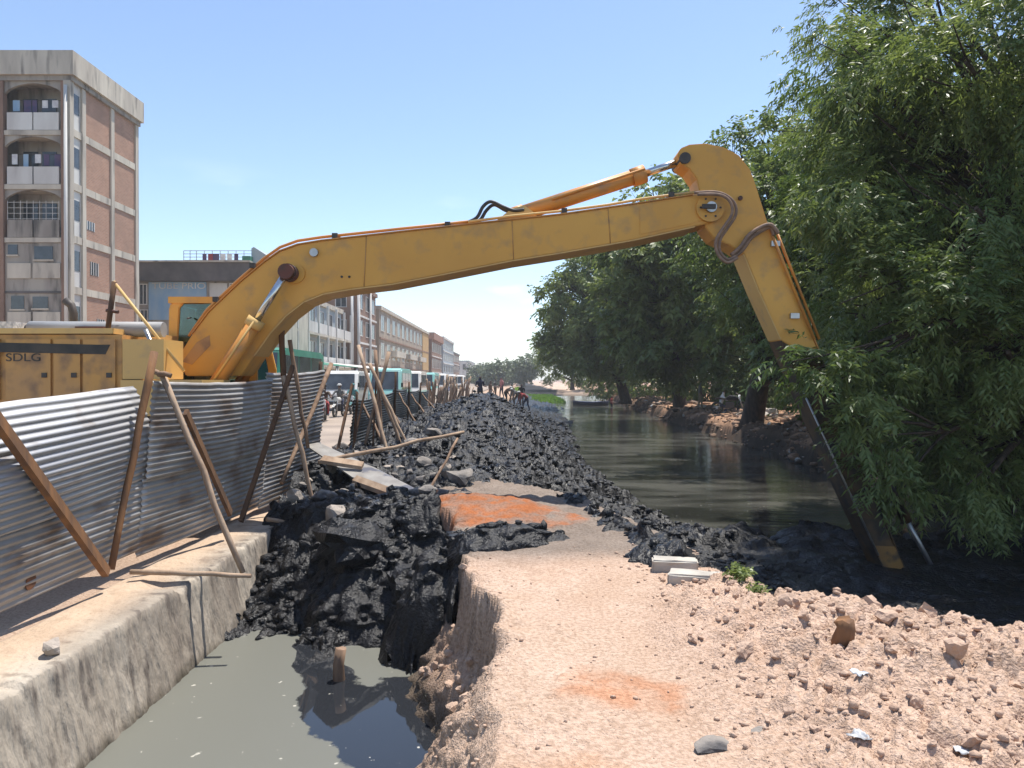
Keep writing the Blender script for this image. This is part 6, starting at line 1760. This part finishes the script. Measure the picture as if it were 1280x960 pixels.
# right bank: boat, people, parked motorcycle
def boat(loc, rz, label):
    r = thing('rowing_boat', (0,0,0), label, 'boat')
    L, W, H = 3.6, 1.05, 0.42; V = []; n_ = 13
    for i in range(n_):
        t = i/(n_-1); y = -L/2 + L*t; w = W/2*math.sin(math.pi*(0.08 + 0.84*t))**0.7; sh = 0.16*(2*t-1)**2
        for (a, z) in ((1, H+sh), (0.92, 0.18+sh*.6), (0.55, 0.02+sh*.4), (0, 0+sh*.3), (-0.55, 0.02+sh*.4), (-0.92, 0.18+sh*.6), (-1, H+sh)): V.append((a*w, y, z))
    me = mesh_np('hull', np.array(V), grid_faces(n_, 7), CL['navy'], True); h = link('hull', me, r)
    h.modifiers.new('thickness','SOLIDIFY').thickness = 0.04
    for y in (-0.8, 0.5): MB().box(-0.42, 0.42, y-0.12, y+0.12, 0.28, 0.32).build('thwart', M['wood'], r)
    for s in (-1, 1): MB().tube([(s*0.42,-1.2,H+0.04),(s*0.53,0,H+0.0),(s*0.42,1.2,H+0.04)], 0.025, 6).build('gunwale', VP_['blue'], r)
    r.location = loc; r.rotation_euler.z = rz
bp_ = G(734, 497.5, WATER_Z); boat((8.0, 78, WATER_Z-0.08), rad(75), 'small dark blue boat moored at the far bank')
person(stand(0.5), CL['red'], CL['black'], 'person in red standing beside the boat on the far bank', at_ground(9.6, 74.0), 1.2, group='people on the far bank')
person(sit(0.45), CL['white'], CL['navy'], 'person in white sitting under the trees on the far bank', at_ground(11.2, 40.5), 1.4, group='people on the far bank')
person(stand(), CL['grey'], CL['khaki'], 'person in grey standing by the parked motorcycle', at_ground(10.9, 44.5), 1.4, group='people on the far bank')
motorcycle(at_ground(11.0, 38.8), rad(70), 'motorcycle parked on the far bank under the trees', CL['black'])
# sacks and poles on the far bank
M['sack'] = mat('pale_sack', (0.5,0.44,0.36), 0.9, (0.35,0.3,0.25), 6, bump=0.4, bscale=20, bdist=0.03)
for i, (x, y, s) in enumerate(((12.0,37.2,.42),(12.3,36.2,.34),(11.7,35.4,.3),(12.2,31.2,.3),(12.6,30.2,.34),(11.5,46,.4))):
    stone('filled_sack', Vector((x, y, surf(x, y)+s*0.3)), s, M['sack'], ('largest pale sack by the parked motorcycle on the far bank', 'second pale sack behind the parked motorcycle', 'small pale sack nearer than the parked motorcycle', 'small pale sack by the trunk behind the arm', 'nearest pale sack on the bank behind the arm', 'pale sack left of the person in grey')[i], 'sack', 'sacks on the far bank', flat=0.55)
a, b = P(905, 545, 31.5), P(985, 547, 31.0); a.z = b.z = -0.55
tag(pole((a.x, 31.6, surf(a.x, 31.6)+0.08), (b.x, 30.6, surf(b.x, 30.6)+0.10), 0.05).build('wooden_pole', M['wood_pale']), 'pale pole lying along the far bank above the water', 'pole')

# ================================================================== haze over the street and canal
hm = bpy.data.materials.new('dusty_air'); hm.use_nodes = True
hn, hl = hm.node_tree.nodes, hm.node_tree.links
hn.clear()
ho = hn.new('ShaderNodeOutputMaterial'); hv = hn.new('ShaderNodeVolumePrincipled')
hv.inputs['Color'].default_value = (0.95, 0.97, 1.0, 1)
hv.inputs['Density'].default_value = 0.0007
hv.inputs['Anisotropy'].default_value = 0.0
hl.new(hv.outputs[0], ho.inputs['Volume'])
tag(MB().box(-5200, 5200, -60, 1600, -3.2, 24).build('haze', hm), 'thin dusty haze over the street and canal', kind='stuff')
